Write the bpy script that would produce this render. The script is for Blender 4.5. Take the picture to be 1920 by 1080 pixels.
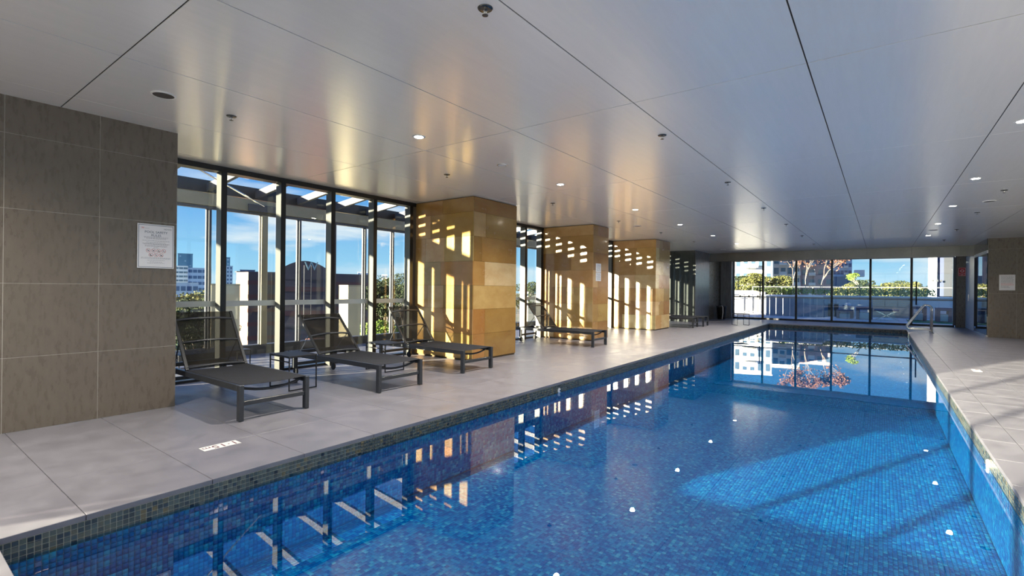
import bpy, bmesh, math, random
import numpy as np
from mathutils import Vector, Matrix
random.seed(7)
sc = bpy.context.scene
for o in list(bpy.data.objects): bpy.data.objects.remove(o)
COL = sc.collection
PI = math.pi

# ------------------------------------------------------------ camera
F, YAW, PIT, ROL, CH = 924.68, 0.64228, 0.00038, 0.01055, 1.202
def rdir(x, y):
    c, s = math.cos(ROL), math.sin(ROL); x, y = c*x-s*y, s*x+c*y
    d = Vector((x, 1.0, y))
    c, s = math.cos(PIT), math.sin(PIT); d = Vector((d.x, c*d.y-s*d.z, s*d.y+c*d.z))
    c, s = math.cos(YAW), math.sin(YAW); return Vector((c*d.x-s*d.y, s*d.x+c*d.y, d.z))
fw = rdir(0, 0); rt = rdir(1, 0)-fw; up = rdir(0, 1)-fw
cam = bpy.data.objects.new('camera', bpy.data.cameras.new('camera')); COL.objects.link(cam)
cam.data.lens = F*36/1920; cam.data.sensor_width = 36; cam.data.clip_end = 3000; cam.data.clip_start = .05
M = Matrix.Identity(4)
for i, v in enumerate((rt, up, -fw)):
    for j in range(3): M[j][i] = v[j]
M.translation = (0, 0, CH); cam.matrix_world = M
sc.camera = cam
def at(u, v, y=None, x=None, z=None):      # the world point seen at a pixel of the photograph, on a plane of the world
    d = rdir((u-960)/F, (540-v)/F)
    t = y/d.y if y is not None else x/d.x if x is not None else (z-CH)/d.z
    return Vector((d.x*t, d.y*t, d.z*t+CH))
def atd(u, v, dist):
    d = rdir((u-960)/F, (540-v)/F); h = math.hypot(d.x, d.y)
    return Vector((d.x*dist/h, d.y*dist/h, d.z*dist/h+CH))

# ------------------------------------------------------------ world, sun, exposure
w = bpy.data.worlds.new('sky'); sc.world = w; w.use_nodes = True
nt = w.node_tree; N = nt.nodes; L = nt.links; N.clear()
out = N.new('ShaderNodeOutputWorld'); bg = N.new('ShaderNodeBackground'); L.new(bg.outputs[0], out.inputs[0])
tc = N.new('ShaderNodeTexCoord'); sp = N.new('ShaderNodeSeparateXYZ'); L.new(tc.outputs['Generated'], sp.inputs[0])
rp = N.new('ShaderNodeValToRGB'); L.new(sp.outputs['Z'], rp.inputs[0])
e = rp.color_ramp.elements
e[0].position = 0.0; e[0].color = (.29, .49, .64, 1)
e[1].position = 1.0; e[1].color = (.03, .13, .50, 1)
for p, c in ((.05, (.22, .44, .63, 1)), (.15, (.095, .285, .58, 1)), (.32, (.045, .20, .60, 1))):
    q = e.new(p); q.color = c
mp = N.new('ShaderNodeMapping'); mp.inputs['Scale'].default_value = (1, 1, 5.5); mp.inputs['Location'].default_value = (.35, .1, 0)
L.new(tc.outputs['Generated'], mp.inputs[0])
nz = N.new('ShaderNodeTexNoise'); nz.inputs['Scale'].default_value = 3.2; nz.inputs['Detail'].default_value = 6; nz.inputs['Roughness'].default_value = .5
L.new(mp.outputs[0], nz.inputs[0])
cr = N.new('ShaderNodeValToRGB'); cr.color_ramp.elements[0].position = .48; cr.color_ramp.elements[1].position = .6
L.new(nz.outputs[0], cr.inputs[0])
mk = N.new('ShaderNodeValToRGB'); L.new(sp.outputs['Z'], mk.inputs[0])
me = mk.color_ramp.elements; me[0].position = 0; me[0].color = (.15,)*3+(1,); me[1].position = .45; me[1].color = (.12,)*3+(1,)
q = me.new(.08); q.color = (.95,)*3+(1,)
q = me.new(.2); q.color = (.45,)*3+(1,)
mu = N.new('ShaderNodeMath'); mu.operation = 'MULTIPLY'; L.new(cr.outputs[0], mu.inputs[0]); L.new(mk.outputs[0], mu.inputs[1])
mx = N.new('ShaderNodeMix'); mx.data_type = 'RGBA'; L.new(mu.outputs[0], mx.inputs[0]); L.new(rp.outputs[0], mx.inputs[6]); mx.inputs[7].default_value = (.62, .64, .66, 1)
L.new(mx.outputs[2], bg.inputs[0]); bg.inputs[1].default_value = .74

SUNK, SUNT = .45, .142
sd = Vector((SUNK, 1, 0)).normalized(); sd.z = -SUNT
sun = bpy.data.objects.new('sun', bpy.data.lights.new('sun', 'SUN')); COL.objects.link(sun)
sun.data.energy = 19; sun.data.angle = math.radians(.53); sun.data.color = (1, .86, .66)
sun.rotation_euler = sd.to_track_quat('-Z', 'Y').to_euler(); sun.location = (-30, -60, 12)
SPOT = 165
sc.view_settings.view_transform = 'Standard'; sc.view_settings.look = 'None'
sc.view_settings.exposure = 1.18; sc.view_settings.gamma = 1; sc.view_settings.use_curve_mapping = False

# ------------------------------------------------------------ materials
MAT = {}
def mat(name, col=(.5, .5, .5), rough=.5, metal=0, noise=None, scale=(1, 1, 1), bump=0, ncol=None, objcol=False, spec=.5, emit=None, nscale=4, detail=6, rn=None, coat=0, aniso=0):
    if name in MAT: return MAT[name]
    m = bpy.data.materials.new(name); m.use_nodes = True; MAT[name] = m
    T = m.node_tree; b = T.nodes['Principled BSDF']; lk = T.links
    b.inputs['Base Color'].default_value = (*col, 1); b.inputs['Roughness'].default_value = rough
    b.inputs['Metallic'].default_value = metal; b.inputs['Specular IOR Level'].default_value = spec
    b.inputs['Coat Weight'].default_value = coat; b.inputs['Coat Roughness'].default_value = .08
    if emit: b.inputs['Emission Color'].default_value = (*emit[:3], 1); b.inputs['Emission Strength'].default_value = emit[3]
    src = None
    if objcol:
        oi = T.nodes.new('ShaderNodeObjectInfo'); src = oi.outputs['Color']
    if ncol or bump or rn:
        g = T.nodes.new('ShaderNodeNewGeometry')
        mpp = T.nodes.new('ShaderNodeMapping'); mpp.inputs['Scale'].default_value = scale
        lk.new(g.outputs['Position'], mpp.inputs[0])
        n = T.nodes.new('ShaderNodeTexNoise'); n.inputs['Scale'].default_value = nscale; n.inputs['Detail'].default_value = detail; n.inputs['Roughness'].default_value = .6
        lk.new(mpp.outputs[0], n.inputs[0])
        if ncol:
            r = T.nodes.new('ShaderNodeMapRange'); r.inputs[1].default_value = .32; r.inputs[2].default_value = .68; lk.new(n.outputs[0], r.inputs[0])
            x = T.nodes.new('ShaderNodeMix'); x.data_type = 'RGBA'; lk.new(r.outputs[0], x.inputs[0])
            if objcol:
                x.blend_type = 'MULTIPLY'; x.inputs[7].default_value = (*ncol, 1); lk.new(src, x.inputs[6])
            else:
                x.inputs[6].default_value = (*col, 1); x.inputs[7].default_value = (*ncol, 1)
            src = x.outputs[2]
        if rn:
            r2 = T.nodes.new('ShaderNodeMapRange'); r2.inputs[3].default_value = rn[0]; r2.inputs[4].default_value = rn[1]; r2.inputs[1].default_value = .3; r2.inputs[2].default_value = .7
            lk.new(n.outputs[0], r2.inputs[0]); lk.new(r2.outputs[0], b.inputs['Roughness'])
        if bump:
            bp = T.nodes.new('ShaderNodeBump'); bp.inputs['Strength'].default_value = bump; bp.inputs['Distance'].default_value = .01
            lk.new(n.outputs[0], bp.inputs['Height']); lk.new(bp.outputs[0], b.inputs['Normal'])
    if src is not None: lk.new(src, b.inputs['Base Color'])
    return m
def mix_mat(name, kind, tint=(1, 1, 1), ior=1.45, gcol=(1, 1, 1), rough=0, opac=.0, dcol=(0, 0, 0), bump=None):
    m = bpy.data.materials.new(name); m.use_nodes = True; MAT[name] = m
    T = m.node_tree; T.nodes.clear(); lk = T.links
    o = T.nodes.new('ShaderNodeOutputMaterial'); tr = T.nodes.new('ShaderNodeBsdfTransparent'); tr.inputs[0].default_value = (*tint, 1)
    if kind == 'glass':
        base = tr.outputs[0]
        gl = T.nodes.new('ShaderNodeBsdfGlossy'); gl.inputs['Roughness'].default_value = rough; gl.inputs[0].default_value = (*gcol, 1)
        fr = T.nodes.new('ShaderNodeFresnel')
        gg = T.nodes.new('ShaderNodeNewGeometry'); mr = T.nodes.new('ShaderNodeMapRange')       # the same reflection from either side of the pane
        mr.inputs[3].default_value = ior; mr.inputs[4].default_value = 1/ior; lk.new(gg.outputs['Backfacing'], mr.inputs[0]); lk.new(mr.outputs[0], fr.inputs[0])
        mxx = T.nodes.new('ShaderNodeMixShader'); lk.new(fr.outputs[0], mxx.inputs[0]); lk.new(base, mxx.inputs[1]); lk.new(gl.outputs[0], mxx.inputs[2]); lk.new(mxx.outputs[0], o.inputs[0])
        if bump:
            g = T.nodes.new('ShaderNodeNewGeometry'); mpp = T.nodes.new('ShaderNodeMapping'); mpp.inputs['Scale'].default_value = bump[0]
            n = T.nodes.new('ShaderNodeTexNoise'); n.inputs['Scale'].default_value = bump[1]; n.inputs['Detail'].default_value = 2
            lk.new(g.outputs['Position'], mpp.inputs[0]); lk.new(mpp.outputs[0], n.inputs[0])
            bp = T.nodes.new('ShaderNodeBump'); bp.inputs['Strength'].default_value = bump[2]; bp.inputs['Distance'].default_value = .02
            lk.new(n.outputs[0], bp.inputs['Height']); lk.new(bp.outputs[0], gl.inputs['Normal']); lk.new(bp.outputs[0], fr.inputs['Normal'])
    else:
        df = T.nodes.new('ShaderNodeBsdfDiffuse'); df.inputs[0].default_value = (*dcol, 1)
        tl = T.nodes.new('ShaderNodeBsdfTranslucent'); tl.inputs[0].default_value = (*dcol, 1)
        m1 = T.nodes.new('ShaderNodeMixShader'); m1.inputs[0].default_value = .35; lk.new(df.outputs[0], m1.inputs[1]); lk.new(tl.outputs[0], m1.inputs[2])
        mxx = T.nodes.new('ShaderNodeMixShader'); mxx.inputs[0].default_value = opac; lk.new(tr.outputs[0], mxx.inputs[1]); lk.new(m1.outputs[0], mxx.inputs[2]); lk.new(mxx.outputs[0], o.inputs[0])
    return m
PITCH = .027
def mosaic_mat(name, cols, rough, gaps):
    m = bpy.data.materials.new(name); m.use_nodes = True; MAT[name] = m
    T = m.node_tree; b = T.nodes['Principled BSDF']; lk = T.links
    g = T.nodes.new('ShaderNodeNewGeometry')
    a = T.nodes.new('ShaderNodeVectorMath'); a.operation = 'SCALE'; a.inputs['Scale'].default_value = 1/PITCH; lk.new(g.outputs['Position'], a.inputs[0])
    ad = T.nodes.new('ShaderNodeVectorMath'); ad.operation = 'ADD'; ad.inputs[1].default_value = (.0, .0, .31); lk.new(a.outputs[0], ad.inputs[0])
    fl = T.nodes.new('ShaderNodeVectorMath'); fl.operation = 'FLOOR'; lk.new(ad.outputs[0], fl.inputs[0])
    wn = T.nodes.new('ShaderNodeTexWhiteNoise'); wn.noise_dimensions = '3D'; lk.new(fl.outputs[0], wn.inputs[0])
    r = T.nodes.new('ShaderNodeValToRGB'); r.color_ramp.interpolation = 'CONSTANT'
    el = r.color_ramp.elements
    while len(el) > 1: el.remove(el[0])
    el[0].position = 0; el[0].color = (*cols[0][1], 1)
    for p, c in cols[1:]:
        q = el.new(p); q.color = (*c, 1)
    lk.new(wn.outputs[0], r.inputs[0]); src = r.outputs[0]
    # each glass tile is set at a slightly different tilt
    w2 = T.nodes.new('ShaderNodeVectorMath'); w2.operation = 'SUBTRACT'; w2.inputs[1].default_value = (.5, .5, .5); lk.new(wn.outputs['Color'], w2.inputs[0])
    w3 = T.nodes.new('ShaderNodeVectorMath'); w3.operation = 'SCALE'; w3.inputs['Scale'].default_value = .16; lk.new(w2.outputs[0], w3.inputs[0])
    w4 = T.nodes.new('ShaderNodeVectorMath'); w4.operation = 'ADD'; lk.new(w3.outputs[0], w4.inputs[0]); lk.new(g.outputs['Normal'], w4.inputs[1])
    w5 = T.nodes.new('ShaderNodeVectorMath'); w5.operation = 'NORMALIZE'; lk.new(w4.outputs[0], w5.inputs[0]); lk.new(w5.outputs[0], b.inputs['Normal'])
    if gaps:
        fr = T.nodes.new('ShaderNodeVectorMath'); fr.operation = 'FRACTION'; lk.new(a.outputs[0], fr.inputs[0])
        s = T.nodes.new('ShaderNodeSeparateXYZ'); lk.new(fr.outputs[0], s.inputs[0])
        mn = None
        for k in (0, 1):
            c1 = T.nodes.new('ShaderNodeMath'); c1.operation = 'GREATER_THAN'; c1.inputs[1].default_value = .12; lk.new(s.outputs[k], c1.inputs[0])
            if mn: 
                m2 = T.nodes.new('ShaderNodeMath'); m2.operation = 'MULTIPLY'; lk.new(mn.outputs[0], m2.inputs[0]); lk.new(c1.outputs[0], m2.inputs[1]); mn = m2
            else: mn = c1
        x = T.nodes.new('ShaderNodeMix'); x.data_type = 'RGBA'; lk.new(mn.outputs[0], x.inputs[0]); x.inputs[6].default_value = (.01, .05, .12, 1); lk.new(src, x.inputs[7]); src = x.outputs[2]
    lk.new(src, b.inputs['Base Color']); b.inputs['Roughness'].default_value = rough
    b.inputs['Specular IOR Level'].default_value = .8
    return m

m_ceil = mat('ceiling_panel', (.94, .935, .91), .25, .25, ncol=(.90, .90, .88), scale=(14, 1, 1), nscale=2, spec=.9)
m_slab = mat('dark_joint', (.015, .015, .015), .8)
m_floor = mat('grey_floor_tile', (.165, .163, .188), .45, ncol=(.21, .207, .235), scale=(1, 1, 1), nscale=5, bump=.05, rn=(.34, .52))
m_fgrout = mat('floor_grout', (.03, .03, .03), .9)
m_wtile = mat('brown_grey_wall_tile', (.128, .105, .08), .3, ncol=(.16, .134, .105), scale=(4, 4, 1.2), nscale=8, bump=.06, rn=(.22, .38), detail=10)
m_wgrout = mat('pale_grout', (.42, .40, .36), .9)
m_stone = mat('honed_sandstone', (.5, .36, .2), .22, objcol=True, ncol=(.80, .72, .62), scale=(1.2, 1.2, 2), nscale=2.2, rn=(.14, .3), coat=.25)
m_sgrout = mat('stone_joint', (.16, .11, .06), .9)
m_dtile = mat('polished_dark_tile', (.05, .06, .058), .08, ncol=(.075, .085, .08), scale=(5, 5, .7), nscale=3)
m_ctile = mat('grey_streaked_tile', (.12, .125, .13), .22, ncol=(.2, .2, .21), scale=(5, 5, .8), nscale=3)
m_bulk = mat('bulkhead_metal', (.24, .235, .22), .25, .6, ncol=(.18, .18, .17), nscale=2)
m_black = mat('black_powdercoat', (.008, .008, .009), .35)
m_mull = mat('anodised_mullion', (.10, .105, .095), .4, .2)
m_char = mat('charcoal_frame', (.032, .036, .041), .38, ncol=(.04, .044, .05), nscale=20)
m_steel = mat('stainless_steel', (.75, .75, .74), .12, 1)
m_white = mat('white_paint', (.8, .8, .78), .4)
m_cop = mat('coping_edge', (.40, .36, .31), .5, ncol=(.48, .44, .38), nscale=6)
m_glass = mix_mat('clear_glass', 'glass', (.93, .96, .95), 1.45)
m_dglass = mix_mat('dark_glass', 'glass', (.10, .13, .13), 2.2)
m_frost = mat('frosted_band', (.50, .55, .57), .6)
m_sling = mix_mat('sling_mesh', 'mesh', (1, 1, 1), opac=.66, dcol=(.05, .046, .040))
m_water = mix_mat('water', 'glass', (.11, .57, .80), 1.9, bump=((1, .8, 1), 1.1, .035))
m_mos = mosaic_mat('blue_glass_mosaic', [(0, (.02, .33, .60)), (.25, (.03, .45, .70)), (.5, (.01, .23, .52)), (.7, (.06, .56, .74)), (.92, (.30, .82, .84))], .12, False)
m_mosf = mosaic_mat('blue_glass_mosaic_far', [(0, (.02, .33, .60)), (.25, (.03, .45, .70)), (.5, (.01, .23, .52)), (.7, (.06, .56, .74)), (.92, (.30, .82, .84))], .12, True)
m_band = mosaic_mat('waterline_mosaic', [(0, (.07, .085, .075)), (.3, (.10, .12, .10)), (.55, (.045, .055, .055)), (.75, (.12, .12, .085)), (.9, (.16, .13, .06)), (.96, (.02, .022, .025))], .14, False)
m_mgrout = mat('mosaic_grout', (.06, .16, .26), .8)
m_bgrout = mat('band_grout', (.55, .55, .46), .8)

# ------------------------------------------------------------ helpers
def tag(o, label=None, cat=None, group=None, kind=None, color=None):
    if label: o['label'] = label
    if cat: o['category'] = cat
    if group: o['group'] = group
    if kind: o['kind'] = kind
    return o
def thing(name, label=None, cat=None, loc=(0, 0, 0), rz=0, group=None, kind=None):
    o = bpy.data.objects.new(name, None); COL.objects.link(o); o.location = loc; o.rotation_euler = (0, 0, rz); o.empty_display_size = .1
    return tag(o, label, cat, group, kind)
def link(name, me, m=None, parent=None, loc=(0, 0, 0), color=None):
    o = bpy.data.objects.new(name, me); COL.objects.link(o); o.location = loc
    if parent: o.parent = parent
    if m and not me.materials: me.materials.append(m)
    if color: o.color = (*color, 1)
    return o
class B:
    def __init__(s): s.bm = bmesh.new()
    def box(s, x0, x1, y0, y1, z0, z1, bev=0):
        r = bmesh.ops.create_cube(s.bm, size=1)
        for v in r['verts']: v.co = Vector(((x0+x1)/2+v.co.x*(x1-x0), (y0+y1)/2+v.co.y*(y1-y0), (z0+z1)/2+v.co.z*(z1-z0)))
        if bev:
            ed = set(e for v in r['verts'] for e in v.link_edges)
            bmesh.ops.bevel(s.bm, geom=list(ed), offset=bev, segments=1, affect='EDGES')
        return s
    def bar(s, a, b, wx, wz, upv=(0, 0, 1)):           # rectangular bar between two points
        a, b = Vector(a), Vector(b); d = (b-a); n = d.normalized(); u = Vector(upv)
        if abs(n.dot(u)) > .98: u = Vector((1, 0, 0))
        sx = n.cross(u).normalized(); sz = sx.cross(n)
        vs = [s.bm.verts.new(p+sx*i*wx/2+sz*j*wz/2) for p in (a, b) for i, j in ((-1, -1), (1, -1), (1, 1), (-1, 1))]
        for f in ((0, 1, 2, 3), (7, 6, 5, 4), (0, 4, 5, 1), (1, 5, 6, 2), (2, 6, 7, 3), (3, 7, 4, 0)): s.bm.faces.new([vs[i] for i in f])
        return s
    def tube(s, pts, r, seg=10, r2=None):
        pts = [Vector(p) for p in pts]; rings = []; prev = None
        for i, p in enumerate(pts):
            t = (pts[min(i+1, len(pts)-1)]-pts[max(i-1, 0)]).normalized()
            u = prev if prev else (Vector((0, 0, 1)) if abs(t.z) < .9 else Vector((1, 0, 0)))
            sx = t.cross(u).normalized(); sy = sx.cross(t).normalized(); prev = sy
            rr = r if r2 is None else r+(r2-r)*i/(len(pts)-1)
            rings.append([s.bm.verts.new(p+(sx*math.cos(2*PI*k/seg)+sy*math.sin(2*PI*k/seg))*rr) for k in range(seg)])
        for a, b in zip(rings, rings[1:]):
            for k in range(seg): s.bm.faces.new((a[k], a[(k+1) % seg], b[(k+1) % seg], b[k]))
        s.bm.faces.new(rings[0][::-1]); s.bm.faces.new(rings[-1])
        return s
    def lathe(s, prof, c=(0, 0, 0), seg=24):
        rings = []
        for r, z in prof:
            rings.append([s.bm.verts.new((c[0]+max(r, 1e-4)*math.cos(2*PI*k/seg), c[1]+max(r, 1e-4)*math.sin(2*PI*k/seg), c[2]+z)) for k in range(seg)])
        for a, b in zip(rings, rings[1:]):
            for k in range(seg): s.bm.faces.new((a[k], a[(k+1) % seg], b[(k+1) % seg], b[k]))
        s.bm.faces.new(rings[0][::-1]); s.bm.faces.new(rings[-1])
        return s
    def quad(s, *p):
        s.bm.faces.new([s.bm.verts.new(q) for q in p]); return s
    def done(s, name, m, parent=None, loc=(0, 0, 0), smooth=False, color=None):
        me = bpy.data.meshes.new(name); bmesh.ops.recalc_face_normals(s.bm, faces=s.bm.faces); s.bm.to_mesh(me); s.bm.free()
        if smooth:
            for p in me.polygons: p.use_smooth = True
        return link(name, me, m, parent, loc, color)
def box(name, m, x0, x1, y0, y1, z0, z1, parent=None, bev=0, color=None):
    cx, cy, cz = (x0+x1)/2, (y0+y1)/2, (z0+z1)/2
    return B().box(x0-cx, x1-cx, y0-cy, y1-cy, z0-cz, z1-cz, bev).done(name, m, parent, (cx, cy, cz), color=color)
def struct(o): o['kind'] = 'structure'; return o
_c = {}
def piece(name, m, x0, x1, y0, y1, z0, z1, parent, bev=.002, color=None):      # shares mesh data between alike pieces
    k = (name, m.name, round(x1-x0, 3), round(y1-y0, 3), round(z1-z0, 3))
    if k not in _c:
        b = B(); a, c, d = (x1-x0)/2, (y1-y0)/2, (z1-z0)/2; b.box(-a, a, -c, c, -d, d, bev)
        me = bpy.data.meshes.new(name); bmesh.ops.recalc_face_normals(b.bm, faces=b.bm.faces); b.bm.to_mesh(me); b.bm.free(); me.materials.append(m); _c[k] = me
    return link(name, _c[k], None, parent, Vector(((x0+x1)/2, (y0+y1)/2, (z0+z1)/2))-parent.location, color)

# ------------------------------------------------------------ dimensions
H = 2.70
PX0, PX1, PY0, PY1 = -3.30, .67, .405, 20.35       # pool
WZ, PD = -.125, -.64
WX = -6.67                                         # pool side of the window mullions
SX = -5.31                                         # pool side of the stone columns
LX = -5.58                                         # left tiled wall
RY = -4.0                                          # rear glazed wall (behind the camera)
GY = 23.0                                          # far glazed wall
RX = 4.2

# ------------------------------------------------------------ floor
b = B()
b.box(WX-.25, PX0-.02, RY-.2, GY+.1, -.30, -.022); b.box(PX1+.02, RX+.2, RY-.2, GY+.1, -.30, -.022)
b.box(PX0-.02, PX1+.02, RY-.2, PY0-.02, -.30, -.022); b.box(PX0-.02, PX1+.02, PY1+.02, GY+.1, -.30, -.022)
floor = struct(b.done('floor', m_fgrout))
G = .003
def ftile(x0, x1, y0, y1, m=m_floor, nm='floor_tile'):
    piece(nm, m, x0+G/2, x1-G/2, y0+G/2, y1-G/2, -.022, 0, floor, .0015)
ys = [.735+.606*k for k in range(-8, 38)]
ys = [RY-.1]+[y for y in ys if RY < y < GY-.1]+[GY]
cols_l = [-6.9, -5.60, -4.02]
for y0, y1 in zip(ys, ys[1:]):
    for x0, x1 in zip(cols_l, cols_l[1:]):
        if x1 < LX and y1 < 1.9: continue
        ftile(x0, x1, y0, y1)
    for x0, x1 in ((1.345, 2.92), (2.92, 4.2)): ftile(x0, x1, y0, y1)
    # deck in front of and beyond the pool
    if y1 <= PY0-.3 or y0 >= PY1+.3:
        for x0, x1 in ((-4.02, -2.42), (-2.42, -.82), (-.82, 1.345)): ftile(x0, x1, y0, y1)
# coping slabs along the long sides, joints a tile apart (each second floor joint)
yc = [y for y in ys if PY0 < y < PY1]
cj = [PY0-.32]+yc+[PY1+.32]
for y0, y1 in zip(cj, cj[1:]):
    piece('coping_slab', m_floor, -4.02+G/2, PX0, y0+G/2, y1-G/2, -.030, 0, floor, .002)
    piece('coping_slab', m_floor, PX1, .885-G/2, y0+G/2, y1-G/2, -.030, 0, floor, .002)
    ftile(.885, 1.345, y0, y1)
for x0, x1 in ((PX0, -2.1), (-2.1, -.9), (-.9, PX1)):
    piece('coping_slab', m_floor, x0+G/2, x1-G/2, PY0-.32, PY0, -.03, 0, floor, .002)
    piece('coping_slab', m_floor, x0+G/2, x1-G/2, PY1, PY1+.32, -.03, 0, floor, .002)
# rows left between coping and regular tiles
ya = max(y for y in ys if y <= PY0-.3); yb = min(y for y in ys if y >= PY1+.3)
for x0, x1 in ((-4.02, -2.42), (-2.42, -.82), (-.82, 1.345)):
    if PY0-.32-ya > .02: ftile(x0, x1, ya, PY0-.32)
    if yb-PY1-.32 > .02: ftile(x0, x1, PY1+.32, yb)

# ------------------------------------------------------------ pool basin with mosaic
b = B(); t = .2
b.box(PX0-t, PX0-.006, PY0-t, PY1+t, PD-.2, -.031); b.box(PX1+.006, PX1+t, PY0-t, PY1+t, PD-.2, -.031)
b.box(PX0-t, PX1+t, PY0-t, PY0-.006, PD-.2, -.031); b.box(PX0-t, PX1+t, PY1+.006, PY1+t, PD-.2, -.031)
b.box(PX0-t, PX1+t, PY0-t, PY1+t, PD-.2, PD-.006)
basin = struct(b.done('pool_basin', m_mgrout)); basin['label'] = 'rectangular lap pool basin lined with small blue mosaic tiles'
def mosaic(name, org, ud, vd, nu, nv, m, skip=None):
    org, ud, vd = (np.array(q, float) for q in (org, ud, vd)); nn = np.cross(ud, vd)
    g = .0014
    i, j = np.meshgrid(np.arange(nu), np.arange(nv), indexing='ij'); i = i.ravel(); j = j.ravel()
    if skip: k = ~((i < skip[0]) & (j >= skip[1])); i, j = i[k], j[k]
    n = len(i); base = org+np.outer(i*PITCH, ud)+np.outer(j*PITCH, vd)
    cs = [(g, g), (PITCH-g, g), (PITCH-g, PITCH-g), (g, PITCH-g)]
    V = np.zeros((n, 8, 3))
    for q, (a, c) in enumerate(cs):
        V[:, q] = base+a*ud+c*vd-.006*nn; V[:, q+4] = base+a*ud+c*vd
    rng = np.random.default_rng(3); 
    fa = np.array([(4, 5, 6, 7), (0, 1, 5, 4), (1, 2, 6, 5), (2, 3, 7, 6), (3, 0, 4, 7)])
    Fc = (fa[None]+(np.arange(n)*8)[:, None, None]).reshape(-1, 4)
    me = bpy.data.meshes.new(name); me.vertices.add(n*8); me.vertices.foreach_set('co', V.ravel())
    me.loops.add(Fc.size); me.loops.foreach_set('vertex_index', Fc.ravel().astype(np.int32))
    me.polygons.add(len(Fc)); me.polygons.foreach_set('loop_start', (np.arange(len(Fc))*4).astype(np.int32))
    me.update(calc_edges=True); me.validate()
    o = link(name, me, m, basin); o['kind'] = 'stuff'; return o
# grid aligned to multiples of the pitch
def al(v, up=True): return (math.ceil(v/PITCH-1e-6) if up else math.floor(v/PITCH+1e-6))*PITCH
ax0, ay0 = al(PX0, False), al(PY0, False)
NX = int(round((al(PX1)-ax0)/PITCH)); YG = al(8.2); NYn = int(round((YG-ay0)/PITCH))
mosaic('floor_mosaic', (ax0, ay0, PD), (1, 0, 0), (0, 1, 0), NX, NYn, m_mos)
o = box('floor_mosaic', m_mosf, PX0, PX1, YG, PY1, PD-.004, PD, basin); o['kind'] = 'stuff'
zt = -.031; NZ = int((WZ-.0-PD)/PITCH)
NYa = int((PY1-ay0)/PITCH)
NB = 4
# left wall: the four rows over the water for the first 75 columns are single tiles
mosaic('wall_mosaic', (PX0, ay0, zt-NB*PITCH), (0, 1, 0), (0, 0, 1), NYa, NB, m_band, skip=(75, 0))
mosaic('wall_mosaic', (PX0, ay0, zt-NB*PITCH-18*PITCH), (0, 1, 0), (0, 0, 1), NYa, 18, m_mos)
mosaic('wall_mosaic', (PX1, PY1, zt-NB*PITCH), (0, -1, 0), (0, 0, 1), NYa, NB, m_band)
mosaic('wall_mosaic', (PX1, PY1, zt-NB*PITCH-18*PITCH), (0, -1, 0), (0, 0, 1), NYa, 18, m_mos)
mosaic('wall_mosaic', (PX0, PY1, zt-NB*PITCH-18*PITCH), (1, 0, 0), (0, 0, 1), NX-1, 18, m_mos)
mosaic('wall_mosaic', (PX0, PY1, zt-NB*PITCH), (1, 0, 0), (0, 0, 1), NX-1, NB, m_band)
mosaic('wall_mosaic', (PX1, PY0, zt-NB*PITCH), (-1, 0, 0), (0, 0, 1), NX-1, NB, m_band)
gb = B().box(-.003, .003, -(PY1-PY0)/2, (PY1-PY0)/2, -.055, .055).done('band_grout', m_bgrout, basin, (PX0-.0075, (PY0+PY1)/2, zt-.055))
for k in range(75):
    for r in range(4):
        piece('tile', m_band, PX0-.006, PX0, ay0+k*PITCH+.0019, ay0+(k+1)*PITCH-.0019, zt-(r+1)*PITCH+.0019, zt-r*PITCH-.0019, basin, 0)
wat = box('pool_water', m_water, PX0+.001, PX1-.001, PY0+.001, PY1-.001, WZ-.001, WZ)
tag(wat, 'clear blue pool water, nearly still, mirroring windows and columns', 'water')
# only the top face is the water surface
bmw = bmesh.new(); bmw.from_mesh(wat.data); bmesh.ops.delete(bmw, geom=[f for f in bmw.faces if f.normal.z < .5], context='FACES'); bmw.to_mesh(wat.data); bmw.free()

# ------------------------------------------------------------ ceiling
ceil = struct(box('ceiling', m_slab, -6.85, RX+.2, RY-.2, 21.13, H+.006, H+.12))
cx = [-6.83]+[-5.213-1.203+1.203*k for k in range(9)]; cx = cx[:1]+cx[1:]+[RX+.15]
cx = [-6.83]+[c for c in (-6.416+1.203*k for k in range(10)) if c < RX]+[RX+.15]
cy = [RY-.15]+[c for c in (1.05+2.695*k for k in range(-2, 8)) if RY < c < 20.8]+[21.0]
for x0, x1 in zip(cx, cx[1:]):
    for y0, y1 in zip(cy, cy[1:]):
        piece('ceiling_panel', m_ceil, x0+.004, x1-.004, y0+.004, y1-.004, H, H+.006, ceil, .001)

# ------------------------------------------------------------ tiled walls
def tiled(name, x0, x1, y0, y1, z0, z1, tm, gm, faces, tw=.6, th=.6, oy=0, top=False):
    """wall core with tiles proud of its faces; faces is any of '+x', '-x', '-y', '+y'"""
    root = struct(box(name, gm, x0, x1, y0, y1, z0, z1)); root.location = root.location
    T = .002; g = .0022
    zs = [z0]+[z for z in (tw*0+th*k for k in range(1, 6)) if z < z1-.02]+[z1]
    def add(a0, a1, b0, b1, c0, c1):
        o = piece('tile', tm, a0, a1, b0, b1, c0, c1, root, .0012)
    for f in faces:
        ax = f[1]; lo, hi = (y0, y1) if ax == 'x' else (x0, x1)
        js = [lo]+[j for j in (oy+tw*k for k in range(-20, 60)) if lo+.03 < j < hi-.03]+[hi]
        for j0, j1 in zip(js, js[1:]):
            for c0, c1 in zip(zs, zs[1:]):
                if ax == 'x':
                    a = (x1, x1+T) if f[0] == '+' else (x0-T, x0)
                    add(a[0], a[1], j0+g, j1-g, c0+g, c1-g)
                else:
                    a = (y1, y1+T) if f[0] == '+' else (y0-T, y0)
                    add(j0+g, j1-g, a[0], a[1], c0+g, c1-g)
    return root
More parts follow.
